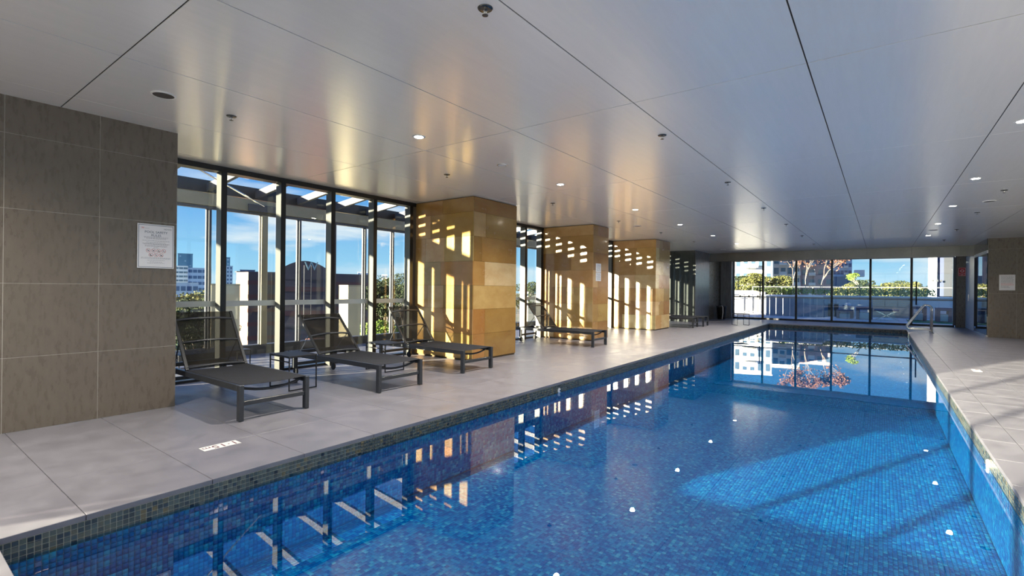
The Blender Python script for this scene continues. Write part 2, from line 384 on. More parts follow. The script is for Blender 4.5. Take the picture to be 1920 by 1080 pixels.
tiled('wall_left', -6.85, LX-.008, RY, 1.918, 0, H, m_wtile, m_wgrout, ('+x', '+y'), oy=.714-1.2*0)
wr = tiled('wall_right', 2.345, RX+.2, 18.6, 20.95, 0, H, m_wtile, m_wgrout, ('-y',), tw=1.2, th=1.2, oy=.5)
gr_ = thing('added_window_9', 'unseen right hand side of the pool hall, glazed to add daylight', None, (0, 0, 0), kind='structure')  # unseen glazing added to bring sky light in from the right
box('header', m_black, RX, RX+.15, RY, 8.0, 2.62, H, gr_); box('sill_track', m_black, RX, RX+.15, RY, 8.0, 0, .04, gr_)
tiled('wall_right', RX, RX+.2, 8.03, 18.59, 0, H, m_wtile, m_wgrout, ('-x',), tw=1.2, th=.6)
for k in range(16):
    y = RY+.03+1.5*k
    if y < 7.9: box('mullion', m_black, RX, RX+.15, y-.03, y+.03, .04, 2.62, gr_); box('glass_pane', m_glass, RX+.06, RX+.07, y+.03, min(y+1.47, 7.98), .04, 2.62, gr_)
rt_ = struct(box('bounce_terrace', mat('bounce_concrete', (.6, .58, .55), .8), RX+.15, RX+9, RY, 22, -.3, -.02))  # unseen bright terrace added to bounce sunlight up to the ceiling

# ------------------------------------------------------------ sandstone columns
PAL = [(.56, .35, .12), (.46, .26, .075), (.62, .42, .17), (.38, .21, .065), (.58, .38, .13), (.50, .30, .11), (.76, .58, .30)]
def column(y0, y1, seed, label):
    R = random.Random(seed)
    root = struct(box('column', m_sgrout, WX-.15, SX-.02, y0+.02, y1, 0.0, H)); root['label'] = label
    zz = [.03, .44, .85, 1.24, 1.64, 2.05, 2.45, H-.012]; g = .0012
    def add(a0, a1, b0, b1, c0, c1, c):
        o = piece('stone', m_stone, a0, a1, b0, b1, c0, c1, root, .001, c)
    def cuts(lo, hi):
        n = 2 if hi-lo < 1.2 else R.choice((2, 3, 3))
        c = sorted(lo+(hi-lo)*(k+R.uniform(.25, .75))/n for k in range(n-1)) if n > 1 else []
        c = [q for q in c if lo+.2 < q < hi-.2]
        return [lo]+c+[hi]
    for c0, c1 in zip(zz, zz[1:]):
        cs = cuts(WX, SX)
        for a, d in zip(cs, cs[1:]): add(a+g, d-g, y0, y0+.02, c0+g, c1-g, tuple(v*R.uniform(.92, 1.06) for v in R.choice(PAL)))
        cs = cuts(y0, y1)
        for a, d in zip(cs, cs[1:]):
            a = max(a, y0+.0205)
            col = tuple(v*R.uniform(.85, 1.0)*.95 for v in R.choice(PAL))
            add(SX-.02, SX, a+g, d-g, c0+g, c1-g, col)
        cs = cuts(WX, SX)
        for a, d in zip(cs, cs[1:]): add(a+g, d-g-.02, y1, y1+.02, c0+g, c1-g, tuple(v*R.uniform(.92, 1.06) for v in R.choice(PAL)))
    return root
c1 = column(6.03, 7.22, 3, 'nearest sandstone clad column, beside the third lounger')
c2 = column(10.2, 11.0, 11, 'second sandstone clad column, with papers taped to its pool side')
c3 = column(14.15, 15.36, 21, 'farthest sandstone clad column, before the dark tiled pier')
# dark polished pier and grey streaked side beyond
c4 = struct(box('column', m_slab, WX-.15, -5.62, 19.02, 20.88, 0, H)); c4['label'] = 'dark polished tiled pier beyond the last sandstone column'
def addp(root, nm, m, *d):
    o = piece(nm, m, *d, root, .001); return o
for k in range(4):
    x0 = WX+k*.2625
    for z0 in (0, .9, 1.8): addp(c4, 'tile', m_dtile, x0+.001, x0+.2615, 19.0, 19.02, z0+.001, z0+.899)
R4 = random.Random(5)
for k in range(5):
    y0 = 19.021+k*.372
    zc = sorted([0, .9, H]+[R4.uniform(1.1, 2.3) for _ in range(2)])
    for z0, z1 in zip(zc, zc[1:]): addp(c4, 'tile', m_ctile, -5.62, -5.60, y0+.001, y0+.371, z0+.001, z1-.001)
# recess wall between the pier and the far glazing
wn_ = struct(box('wall_back', m_bulk, WX-.2, -5.15, GY-.02, GY+.15, 0, H-.15))
rec = tiled('wall_left', WX-.2, -5.62, 20.9, GY-.05, 0, H-.15, m_wtile, m_slab, ('+x',), tw=.9, th=.9)
jam = struct(box('trim_1', m_ctile, -5.60, -5.15, GY-.35, GY-.03, 0, H-.25, bev=.004))

# ------------------------------------------------------------ bulkhead and soffit at the far end
bk = struct(box('trim_2', m_slab, -5.62, 2.36, 20.97, 21.12, 2.365, H+.1))
for k in range(7):
    x0 = max(-5.62, -6.416+1.203*(k+1)-.0); x1 = min(2.36, -6.416+1.203*(k+2))
    if k == 0: x0 = -5.62
    o = piece('bulkhead_panel', m_bulk, x0+.002, x1-.002, 20.95, 20.97, 2.36, H-.002, bk, .001)
sof = struct(box('ceiling_far_soffit', m_white, -5.62, 2.6, 21.12, GY+.3, 2.52, 2.6))
sof.name = 'trim_3'

# ------------------------------------------------------------ window walls (left)
def window_wall(name, y0, y1, mull, label):
    r = thing(name, label, None, (0, 0, 0), kind='structure')
    box('header', m_black, WX-.16, WX, y0, y1, 2.635, H, r, .002)
    box('sill_track', m_black, WX-.26, WX-.12, y0, y1, 0, .03, r, .002)
    for y in mull: 
        box('mullion', m_mull, WX-.145, WX-.004, y-.031, y+.031, .0, 2.635, r, .002)
        box('mullion_face', m_black, WX-.004, WX+.003, y-.034, y+.034, .0, 2.635, r)
    ed = [y0]+list(mull)+[y1]
    for a, c in zip(ed, ed[1:]):
        if c-a < .1: continue
        box('glass_pane', m_glass, WX-.200, WX-.190, a+.02, c-.02, .03, 2.64, r)
        box('frosted_band', m_frost, WX-.189, WX-.186, a+.0, c-.0, .925, .998, r)
    return r
window_wall('window_1', 1.94, 6.03, [2.81, 3.585, 4.365, 5.145, 5.925], 'tall dark framed window bays between the tiled wall and the first stone column')
window_wall('window_2', 7.24, 10.2, [7.95, 8.7, 9.45, 10.13], 'tall window bays between the first and second stone columns')
window_wall('window_3', 11.02, 14.15, [11.75, 12.5, 13.3, 14.08], 'tall window bays between the second and third stone columns')
window_wall('window_4', 15.38, 19.0, [16.1, 16.85, 17.6, 18.35, 18.93], 'tall window bays between the last stone column and the dark pier')

# balcony outside with its outer frame and pergola
bal = struct(box('balcony_floor', m_fgrout, -9.0, WX-.26, -4.0, 21.0, -.25, -.02))
yy = 1.0
while yy < 20.9:
    for x0, x1 in ((-8.98, -8.0), (-8.0, WX-.262)):
        o = piece('floor_tile', m_floor, x0+.002, x1-.002, yy+.002, min(yy+.6, 21)-.002, -.02, 0, bal, .001)
    yy += .6
m_olive = mat('olive_paint', (.30, .27, .17), .5, ncol=(.36, .33, .22), nscale=2)
m_grey = mat('grey_frame', (.085, .09, .10), .45, .2)
outer = thing('window_5', 'outer balcony frame with grey posts, olive beam and dark sill', None, (0, 0, 0), kind='structure')
OX = -8.85
box('sill', mat('dark_sill', (.05, .052, .055), .5), OX-.08, OX+.08, -4.0, 21, 0, .16, outer, .004)
box('beam', m_olive, OX-.06, OX+.04, -4.0, 21, 2.50, 2.70, outer, .004)
box('gutter', m_black, OX-.22, OX+.0, -4, 21, 2.72, 2.92, outer, .004)
box('lower_trim', m_grey, OX-.05, OX+.02, -4, 21, 2.45, 2.495, outer, .002)
py = [1.25, 2.0, 2.75, 3.5, 4.37, 5.07, 5.82, 6.55, 7.3]+[8.05+.75*k for k in range(17)]
for y, hw_ in ((-3.8, .03), (-3.05, .03), (-2.3, .03), (-1.5, .08), (-.06, .13), (.6, .03)): box('post', m_grey, OX-.045, OX+.03, y-hw_, y+hw_, .16, 2.45, outer, .003)  # unseen posts, spaced and widened to shape the sun streaks on the column
for k, y in enumerate(py):
    box('post', m_grey, OX-.045, OX+.0, y-.04, y+.02, .16, 2.45, outer, .003)
    box('post_side', m_olive if k == 4 else m_grey, OX-.0, OX+.03, y-(.02 if k == 4 else .01), y+(.09 if k == 4 else .03), .16 if k != 4 else 0, 2.45, outer, .003)
per = thing('pergola', 'grey steel rafters over the balcony outside the left windows', 'pergola', (0, 0, 0))
for k in range(26):
    y = 1.15+.78*k
    B().bar((WX-.2, y, 3.02), (OX, y, 2.80), .06, .12).done('rafter', m_grey, per)
box('wall_plate', m_grey, WX-.32, WX-.2, 1.0, 21, 2.74, 2.95, per, .004)
B().tube([(WX-.25, 1.9, 2.98), (OX+.1, 4.35, 2.6)], .014, 8).done('brace_rod', m_steel, per)
box('brace_bracket', m_grey, OX+.02, OX+.09, 4.1, 4.6, 2.5, 2.62, per, .004)
# storey over the ceiling so that the roof casts its own shade


# ------------------------------------------------------------ rear glazed wall behind the camera
rw = thing('window_6', 'glazed wall behind the camera with black mullions', None, (0, 0, 0), kind='structure')
box('header', m_black, LX, RX, RY-.1, RY, 2.62, H, rw)
box('sill_track', m_black, LX, RX, RY-.1, RY, 0, .04, rw)
xm = [-5.55+.83*k+.0 for k in range(12)]
for x in xm: box('mullion', m_black, x-.03, x+.03, RY-.12, RY, 0, 2.62, rw, .002)
for a, c in zip(xm, xm[1:]): box('glass_pane', m_glass, a+.03, c-.03, RY-.06, RY-.05, .04, 2.62, rw)

# ------------------------------------------------------------ far glazing
fg = thing('window_7', 'full width glass wall and doors at the far end of the pool', None, (0, 0, 0), kind='structure')
gx = [-5.14, -3.98, -2.76, -1.54, -.32, .885, 2.05]
box('header', mat('pale_header', (.62, .58, .55), .5), gx[0], gx[-1], GY-.05, GY+.06, 2.445, 2.52, fg)
box('sill_track', m_black, gx[0], gx[-1], GY-.05, GY+.06, 0, .07, fg, .002)
for i, x in enumerate(gx):
    box('mullion', m_black if 0 < i < 6 else m_grey, x-.035, x+.035, GY-.06, GY+.06, .07, 2.445, fg, .002)
for i, (a, c) in enumerate(zip(gx, gx[1:])):
    box('glass_pane', m_glass, a+.035, c-.035, GY-.005, GY+.005, .07, 2.445, fg)
    box('frosted_band', m_frost, a+.035, c-.035, GY-.010, GY-.006, .915, .965, fg)
for x, z0, z1 in ((-4.08, .86, 1.62), (1.02, .75, 1.6)):
    h = B().tube([(x, GY-.09, z0), (x, GY-.09, z1)], .022, 10)
    h.tube([(x, GY-.09, z0+.1), (x, GY, z0+.1)], .012, 8); h.tube([(x, GY-.09, z1-.1), (x, GY, z1-.1)], .012, 8)
    h.done('door_handle', m_black, fg)
# brown tiled jamb, pale door edge and dark end panel on the right
wj = tiled('wall_back', 2.09, 2.40, GY-.06, GY+.2, 0, 2.52, m_wtile, m_slab, ('-y',), tw=5, th=5)
dr = thing('door_1', 'pale blue door edge standing open beside the brown jamb', None, (0, 0, 0), kind='structure')
box('door_leaf', mat('pale_blue_door', (.45, .55, .68), .35), 2.33, 2.37, 21.0, GY-.1, .01, 2.44, dr, .003)
box('door_closer', m_steel, 2.27, 2.33, 22.3, 22.6, 2.2, 2.26, dr, .004)
B().tube([(2.31, 22.0, .95), (2.31, 22.0, 1.15)], .01, 8).done('door_handle', m_steel, dr)
box('trim_4', m_dtile, 2.34, 2.50, 20.93, 20.99, 0, 2.38, bev=.002)['kind'] = 'structure'
# side glass by the brown wall block
sg = thing('window_8', 'narrow dark glass panel between the brown wall block and the bulkhead', None, (0, 0, 0), kind='structure')
box('glass_pane', m_dglass, 2.325, 2.335, 18.62, 20.92, .05, 2.30, sg)
box('header', m_dtile, 2.32, 2.345, 18.62, 20.95, 2.38, H, sg); box('head_trim', m_white, 2.315, 2.345, 18.62, 20.93, 2.30, 2.38, sg)
box('sill_track', m_steel, 2.31, 2.345, 18.62, 20.93, 0, .05, sg)

# ------------------------------------------------------------ ceiling fittings
m_lens = mat('lamp_lens', (1, .9, .75), .4, emit=(1, .88, .68, 45))
def spot(x, y, label):
    t = thing('downlight', label, 'downlight', (x, y, H), group='recessed ceiling downlights')
    B().lathe([(.046, -.003), (.062, -.004), (.066, 0), (.046, .004)], seg=20).done('trim_ring', m_white, t, smooth=True)
    B().lathe([(.0, -.0045), (.043, -.0045), (.045, -.001), (.0, -.001)], seg=20).done('lens', m_lens, t)
    l = bpy.data.objects.new('lamp', bpy.data.lights.new('lamp', 'SPOT')); COL.objects.link(l); l.parent = t; l.location = (0, 0, -.02)
    l.data.energy = SPOT*(1 if x < 0 else .55); l.data.color = (1, .91, .80); l.data.spot_size = math.radians(150); l.data.spot_blend = 1; l.data.shadow_soft_size = .04
for x, y, lb in ((-4.2, -.1, 'unseen fill downlight added over the near deck, above and left of the camera'), (-3.70, -2.05, 'unseen fill downlight added to the left ceiling row, behind the camera'),  # four unseen lamps added to brighten the near end of the hall
                (.98, .65, 'unseen fill downlight added to the right ceiling row, above the camera'), (.98, -2.05, 'unseen fill downlight added to the right ceiling row, behind the camera')): spot(x, y, lb)
for k, y in enumerate((.65, 3.37, 6.08, 8.78, 11.35, 14.1, 16.9)):
    n = ('nearest', 'second', 'third', 'fourth', 'fifth', 'sixth', 'seventh')[k]
    if k: spot(-3.70, y, 'warm lit round downlight, %s from the camera in the left ceiling row' % ('first', 'second', 'third', 'fourth', 'fifth', 'sixth')[k-1])
    if k: spot(.98, y, 'warm lit round downlight, %s from the camera in the right ceiling row' % ('first', 'second', 'third', 'fourth', 'fifth', 'sixth')[k-1])
def sprinkler(x, y, label):
    t = thing('sprinkler', label, 'sprinkler', (x, y, H), group='ceiling sprinkler heads')
    B().lathe([(.018, -.004), (.038, -.006), (.042, 0), (.018, .002)], seg=18).done('escutcheon', mat('dark_chrome', (.12, .12, .12), .25, .9), t, smooth=True)
    b = B().lathe([(.009, 0), (.011, -.014), (.006, -.016), (.005, -.03), (.003, -.031)], seg=12)
    b.tube([(-.009, 0, -.01), (-.011, 0, -.022), (0, 0, -.036)], .002, 6); b.tube([(.009, 0, -.01), (.011, 0, -.022), (0, 0, -.036)], .002, 6)
    b.done('head', m_steel, t)
    B().lathe([(.003, -.036), (.017, -.037), (.017, -.039), (.0, -.040)], seg=14).done('deflector', mat('dark_chrome'), t)
ordn = ('first', 'second', 'third', 'fourth', 'fifth', 'sixth', 'seventh', 'eighth')
for k, y in enumerate((2.02, 4.69, 7.25, 9.86, 12.5, 15.3, 18.2)): sprinkler(-1.71, y, 'small metal sprinkler head, %s from the camera in the middle ceiling row' % ordn[k])
for k, y in enumerate((2.0, 4.71, 7.34, 10.05, 12.65, 15.5)): sprinkler(-4.62, y, 'small metal sprinkler head, %s from the camera in the row near the windows' % ordn[k])
for k, y in enumerate((10.0, 12.5, 15.6, 18.5)): sprinkler(1.42, y, 'small metal sprinkler head, %s from the camera in the right hand row' % ordn[k])
def disc(nm, x, y, r, m, label, cat, hh=.008):
    t = thing(nm, label, cat, (x, y, H))
    B().lathe([(r, 0), (r, -hh*.6), (r*.92, -hh), (r*.85, -hh), (r*.85, 0)], seg=28).done('rim', m_white if m is not m_white else m_steel, t, smooth=False)
    B().lathe([(0, -hh*.7), (r*.84, -hh*.7), (r*.84, -.001), (0, -.001)], seg=28).done('grille' if m is not m_white else 'cover', m, t)
m_gril = mat('speaker_grille', (.06, .057, .052), .6, .3, bump=.4, nscale=300, ncol=(.12, .11, .10))
disc('ceiling_speaker', -4.55, 1.46, .085, m_gril, 'round dark ceiling speaker nearest the tiled wall', 'speaker')
disc('smoke_detector', -3.70, 4.72, .065, m_white, 'flat white round cover between the first two left downlights', 'detector')
disc('ceiling_speaker', -4.62, 11.1, .085, m_gril, 'small round dark speaker in the ceiling beyond the second stone column', 'speaker')
disc('ceiling_speaker', -4.64, 19.1, .085, m_gril, 'round dark speaker in the ceiling by the dark pier', 'speaker')
disc('ceiling_speaker', 1.40, 11.06, .085, m_gril, 'round dark speaker in the right hand ceiling near the sprinkler', 'speaker')
disc('ceiling_speaker', .99, 15.5, .085, m_gril, 'round dark speaker between the far right downlights', 'speaker')
ex = thing('exit_light', 'small white emergency lamp on the soffit by the bin recess', 'emergency light', (-5.08, 21.6, 2.52))
box('base', m_white, -.10, .10, -.03, .03, -.03, 0, ex, .004); box('diffuser', m_frost, -.09, .09, -.04, .04, -.10, -.03, ex, .01)

# ------------------------------------------------------------ sun loungers
def sling(b, p0, p1, w, sag, n=8, k=8, thick=.003):
    p0, p1 = Vector(p0), Vector(p1); d = (p1-p0).normalized(); nn = Vector((-d.z, 0, d.x))
    for s in (0, -1):
        g = [[b.bm.verts.new(p0.lerp(p1, i/n)+Vector((0, (j/k-.5)*w, 0))-nn*(sag*(1-(2*j/k-1)**2)*(1 if 0 < 1 else 0)+(-s)*thick)) for j in range(k+1)] for i in range(n+1)]
        for i in range(n):
            for j in range(k): b.bm.faces.new((g[i][j], g[i+1][j], g[i+1][j+1], g[i][j+1]))
    return b
def lounger(xf, yc, rz, rise, label, L_=1.94, W_=.66):
    t = thing('sun_lounger', label, 'lounger', (xf, yc, 0), rz, 'black mesh sun loungers along the deck')
    h = .32; hw = W_/2; hin = -1.23; LB = .70
    for s in (-1, 1):
        B().box(-.055, 0, s*hw-(.04 if s > 0 else 0), s*hw+(0 if s > 0 else .04), 0.005, h, .003).done('leg', m_char, t)
        B().box(-L_+.10, -L_+.15, s*hw-(.04 if s > 0 else 0), s*hw+(0 if s > 0 else .04), .10, h-.05, .003).done('leg', m_char, t)
        B().box(-L_, -.055, s*hw-(.03 if s > 0 else 0), s*hw+(0 if s > 0 else .03), h-.055, h, .003).done('side_rail', m_char, t)
        wy = s*(hw-.045)
        wv = B(); wv.lathe([(.0, -.012), (.045, -.012), (.05, -.006), (.05, .006), (.045, .012), (.0, .012)], seg=20)
        o = wv.done('wheel', mat('black_rubber', (.01, .01, .01), .6), t, (-L_+.125, wy, .05)); o.rotation_euler = (PI/2, 0, 0)
        B().bar((-L_+.125, wy, .05), (-L_+.125, wy, .12), .03, .012, (1, 0, 0)).done('wheel_bracket', m_char, t)
    B().box(-.045, -.015, -hw+.04, hw-.04, .135, .175, .003).done('front_stretcher', m_char, t)
    B().box(-L_+.11, -L_+.14, -hw+.04, hw-.04, .13, .17, .003).done('rear_stretcher', m_char, t)
    B().box(-L_, -L_+.03, -hw+.03, hw-.03, h-.05, h-.005, .003).done('rear_rail', m_char, t)
    for x in (-.10, -.62, -1.14):
        B().tube([(x, -hw+.03+(W_-.06)*j/8, h-.03-.05*(1-(2*j/8-1)**2)) for j in range(9)], .012, 8).done('crossbar', m_char, t)
    seat = sling(B(), (hin, 0, h+.002), (-.02, 0, h+.002), W_-.05, .008).done('seat_sling', MAT['sling_dense'], t)
    run = math.sqrt(LB*LB-rise*rise); top = Vector((hin-run, 0, h+rise)); hp = Vector((hin, 0, h)); d = (top-hp).normalized(); nn = Vector((-d.z, 0, d.x))
    bf = thing('backrest', None, None); bf.parent = t
    for s in (-1, 1):
        a = hp+Vector((0, s*(hw-.035), 0)); c = top+Vector((0, s*(hw-.035), 0))
        B().bar(a, c, .028, .022, (1, 0, 0)).done('back_rail', m_char, bf)
        q = a.lerp(c, .5)
        B().tube([q, Vector((hin-run-.02, s*(hw-.06), h-.02))], .006, 8).done('prop', m_steel if rise < .5 else m_char, bf)
    for f in (.86, .46, .03):
        p = hp.lerp(top, f)
        B().tube([p+Vector((0, -hw+.035+(W_-.07)*j/8, 0))-nn*(-.035)*(1-(2*j/8-1)**2)*-1 for j in range(9)], .012, 8).done('crossbar', m_char, bf)
    sling(B(), hp+nn*.0, top+nn*.0, W_-.06, .006).done('back_sling', m_sling, bf)
    return t
m2 = mix_mat('sling_dense', 'mesh', (1, 1, 1), opac=.97, dcol=(.075, .078, .088))
lounger(-4.49, 2.365, 0, .575, 'black mesh sun lounger nearest the brown tiled wall, backrest steepest')
lounger(-4.51, 3.88, 0, .49, 'black mesh sun lounger between the two low side tables, lower backrest')
lounger(-4.66, 5.44, 0, .56, 'black mesh sun lounger in front of the first sandstone column')
lounger(-4.71, 9.42, .03, .55, 'black mesh sun lounger in front of the second sandstone column')
lounger(-4.74, 16.2, .08, .35, 'black mesh sun lounger before the dark pier, nearer of the far pair')
lounger(-4.66, 17.08, .05, .35, 'black mesh sun lounger before the dark pier, farther of the far pair')

m_tab = mat('matt_black_steel', (.012, .013, .015), .55)
def side_table(x, y, rz, label, w=.44, d=.35, h=.40):
    t = thing('side_table', label, 'side table', (x, y, 0), rz, 'low black side tables')
    box('table_top', m_tab, -w/2, w/2, -d/2, d/2, h-.022, h, t, .003)
    r = .006
    for s in (-1, 1):
        for q in (-1, 1):
            box('leg', m_tab, q*(w/2-.008)-r, q*(w/2-.008)+r, s*(d/2-.008)-r, s*(d/2-.008)+r, .003, h-.022, t)
        box('base_rail', m_tab, s*(w/2-.008)-r, s*(w/2-.008)+r, -d/2+.015, d/2-.015, .003, .015, t)
        box('upper_rail', m_tab, -w/2+.015, w/2-.015, s*(d/2-.008)-r, s*(d/2-.008)+r, h-.075, h-.063, t)
side_table(-5.58, 3.14, 0, 'low black metal side table between the first two loungers')
side_table(-5.75, 4.63, 0, 'low black metal side table between the second and third loungers')
side_table(-3.90, 18.5, .75, 'black wire frame side table by the far corner of the pool')
side_table(-7.75, 3.1, 0, 'low black table outside the glass behind the nearest lounger', .42, .95, .25)

# ------------------------------------------------------------ handrail
def rail(y, label):
    t = thing('handrail', label, 'handrail', (0, y, 0), group='stainless pool handrails')
    pts = [(1.22, 0, 0), (1.22, 0, .70)]
    for k in range(1, 8):
        a = PI*.68*k/8; pts.append((1.22-.13+.13*math.cos(a), 0, .70+.13*math.sin(a)))
    pts += [(.99, 0, .735), (.67, 0, .22), (.645, 0, .17), (.66, 0, .13), (.70, 0, .105), (.76, 0, .10), (1.10, 0, .10), (1.16, 0, .09), (1.20, 0, .05), (1.22, 0, .0)]
    B().tube(pts, .021, 14).done('tube', m_steel, t, smooth=True)
    B().lathe([(.05, 0), (.05, .008), (.03, .02), (.022, .02)], (1.22, 0, 0), 20).done('base_flange', m_steel, t, smooth=True)
rail(19.1, 'bent stainless steel pool handrail, nearer of the pair by the far right corner')
rail(19.62, 'bent stainless steel pool handrail, farther of the pair by the far right corner')
# pool wall fittings
for (x, u, v, s, lb) in ((PX0, 1048, 731, 1, 'small white jet fitting in the left waterline tiles'), (PX1, 1853, 862, -1, 'small white jet fitting in the right waterline tiles')):
    p = at(u, v, x=x)
    t = thing('pool_jet', lb, 'pool fitting', (x, p.y, -.105)); t.rotation_euler = (0, s*PI/2, 0)
    B().lathe([(.0, 0), (.035, 0), (.03, .01), (.016, .014), (.0, .014)], seg=18).done('cover', m_white, t, smooth=True)
    B().lathe([(.0, .014), (.012, .014), (.012, .022), (.0, .022)], seg=12).done('nozzle', m_steel, t)
# bin in the recess
bn = thing('bin', 'black round bin in the dark recess beside the pale jamb', 'bin', (-5.33, 21.75, 0))
B().lathe([(.14, 0), (.15, .02), (.19, .5), (.2, .52), (.17, .52), (.16, .1), (0, .1)], seg=28).done('body', m_black, bn, smooth=True)
B().lathe([(.2, .50), (.205, .52), (.205, .55), (.19, .55)], seg=28).done('rim', m_char, bn, smooth=True)
hs = thing('garden_hose', 'pale hose end and nozzle hanging over the black bin', 'hose', (0, 0, 0))
B().tube([(-5.20, 21.35, .02), (-5.17, 21.35, .3), (-5.18, 21.37, .5), (-5.22, 21.42, .56), (-5.27, 21.5, .58)], .016, 10).done('pipe', m_white, hs, smooth=True)
B().tube([(-5.27, 21.5, .58), (-5.34, 21.6, .64)], .024, 10).done('nozzle', m_steel, hs)

# ------------------------------------------------------------ signs
def text(name, body, size, m, parent, loc, rot, align='CENTER', ext=.0004):
    c = bpy.data.curves.new(name, 'FONT'); c.body = body; c.size = size; c.extrude = ext; c.align_x = align; c.align_y = 'CENTER'; c.resolution_u = 3
    o = bpy.data.objects.new(name, c); COL.objects.link(o)
    dg = bpy.context.evaluated_depsgraph_get(); me = bpy.data.meshes.new_from_object(o.evaluated_get(dg)); me.name = name
    bpy.data.objects.remove(o); me.materials.clear()
    r = link(name, me, m, parent, loc); r.rotation_euler = rot; return r
m_ink = mat('grey_ink', (.10, .11, .14), .7); m_paper = mat('white_paper', (.78, .78, .80), .35, coat=.5); m_navy = mat('navy_border', (.05, .09, .14), .6)
m_red = mat('red_ink', (.55, .03, .03), .5)
# pool rules sign on wall_left; local x runs along +Y of the world, local y up
sg1 = thing('safety_sign', 'white POOL SAFETY RULES sign on the brown tiled wall', 'sign', (LX+.001, 1.742, 1.567))
sg1.rotation_euler = (PI/2, 0, PI/2)
W2, H2 = .150, .210
box('sheet', m_paper, -W2, W2, -H2, H2, 0, .004, sg1, .001)
for a in ((-W2+.008, W2-.008, H2-.013, H2-.009), (-W2+.008, W2-.008, -H2+.009, -H2+.013), (-W2+.008, -W2+.012, -H2+.009, H2-.009), (W2-.012, W2-.008, -H2+.009, H2-.009)):
    box('border_line', m_navy, *a, .004, .0045, sg1)
text('logo_mark', 'W', .022, m_red, sg1, (-.108, .170, .0045), (0, 0, 0))
box('logo_strip', m_ink, -.095, -.055, .168, .1695, .004, .0045, sg1)
text('heading_text', 'NOTICE', .017, m_ink, sg1, (.095, .168, .0045), (0, 0, 0))
text('title_text', 'POOL SAFETY\nRULES', .030, m_navy, sg1, (0, .118, .0045), (0, 0, 0))
b = B(); R = random.Random(2)
for k, (z, hw_) in enumerate(((.087, .10), (.079, .095), (.071, .08), (.052, .11), (.036, .08), (.024, .11), (.018, .10), (.006, .09), (-.002, .09), (-.014, .02), (-.110, .12), (-.118, .12), (-.134, .07), (-.150, .05), (-.162, .07))):
    x = -hw_
    while x < hw_:
        q = R.uniform(.008, .02); b.box(x, min(x+q, hw_), z-.0012, z+.0012, .004, .0045); x += q+.004
o = b.done('small_print', m_ink, sg1); o['kind'] = 'stuff'
for row, (z, xs) in enumerate(((-.042, (-.063, -.021, .021, .063)), (-.083, (-.042, 0, .042)))):
    for i, x in enumerate(xs):
        r = B()
        for k in range(20):
            a0, a1 = 2*PI*k/20, 2*PI*(k+1)/20
            r.quad(*[(x+rr*math.cos(aa), z+rr*math.sin(aa), .0046) for rr, aa in ((.018, a0), (.018, a1), (.0158, a1), (.0158, a0))])
        r.bar((x-.012, z+.012, .0046), (x+.012, z-.012, .0046), .002, .0004)
        r.done('prohibition_ring', m_red, sg1)
        g = B(); k = row*4+i
        if k == 0: g.bar((x-.004, z+.006, .005), (x+.005, z-.008, .005), .004, .0004); g.bar((x-.008, z, .005), (x+.008, z+.002, .005), .003, .0004)
        elif k == 1: g.bar((x-.009, z-.006, .005), (x+.009, z+.006, .005), .004, .0004); g.bar((x-.007, z+.006, .005), (x+.003, z-.008, .005), .003, .0004)
        elif k == 2: g.bar((x-.010, z-.004, .005), (x+.010, z-.004, .005), .003, .0004); g.bar((x-.006, z-.009, .005), (x+.009, z-.009, .005), .002, .0004); g.bar((x-.006, z+.004, .005), (x+.004, z+.001, .005), .004, .0004)
        elif k == 3: g.bar((x-.009, z-.003, .005), (x-.002, z+.006, .005), .003, .0004); g.bar((x-.002, z+.006, .005), (x+.003, z-.005, .005), .003, .0004); g.bar((x+.003, z-.005, .005), (x+.010, z-.003, .005), .003, .0004)
        elif k == 4: g.bar((x-.004, z-.009, .005), (x-.004, z+.007, .005), .006, .0004); g.bar((x-.002, z-.007, .005), (x+.010, z-.008, .005), .005, .0004)
        elif k == 5: g.bar((x, z-.009, .005), (x-.002, z+.007, .005), .004, .0004); g.bar((x-.001, z, .005), (x+.006, z-.008, .005), .003, .0004)
        else: g.bar((x-.009, z-.007, .005), (x+.010, z-.007, .005), .003, .0004); g.bar((x-.006, z+.001, .005), (x+.006, z-.004, .005), .006, .0004)
        g.done('pictogram', m_ink, sg1)
# notices on the second column (pool side face)
for i, z in enumerate((1.70, 1.49)):
    n = thing('notice_sheet', 'white printed sheet on the second stone column, %s of two' % ('upper', 'lower')[i], 'notice', (SX+.001, 10.47, z), 0, 'sheets on the second stone column')
    n.rotation_euler = (PI/2, 0, PI/2)
    box('sheet', m_paper, -.13, .13, -.10, .10, 0, .003, n)
    b = B(); R = random.Random(i)
    for k in range(9):
        z_ = .075-.018*k; x = -.10+R.uniform(0, .04)
        while x < .09:
            q = R.uniform(.012, .04); b.box(x, x+q, z_-.003, z_+.003, .003, .0036); x += q+.01
    o = b.done('small_print', m_ink if i == 0 else m_navy, n); o['kind'] = 'stuff'
n = thing('notice_sheet', 'white laminated notice on the brown wall block at right', 'notice', (2.715, 18.59, 1.495)); n.rotation_euler = (PI/2, 0, 0)
box('sheet', m_paper, -.155, .155, -.21, .21, 0, .004, n, .001)
b = B(); b2 = B(); R = random.Random(9)
for k in range(15):
    z_ = .17-.022*k; x = -.12; bb = b2 if 9 <= k <= 11 else b
    while x < (.11 if k < 12 else .03):
        q = R.uniform(.012, .04); bb.box(x, x+q, z_-.003, z_+.003, .004, .0046); x += q+.008
o = b.done('small_print', m_ink, n); o['kind'] = 'stuff'; o = b2.done('red_print', m_red, n); o['kind'] = 'stuff'
fs = thing('fire_sign', 'small red fire equipment sign on the brown jamb', 'sign', (2.235, GY-.072, 1.93)); fs.rotation_euler = (PI/2, 0, 0)
box('plate', m_red, -.10, .10, -.15, .15, 0, .004, fs, .001)
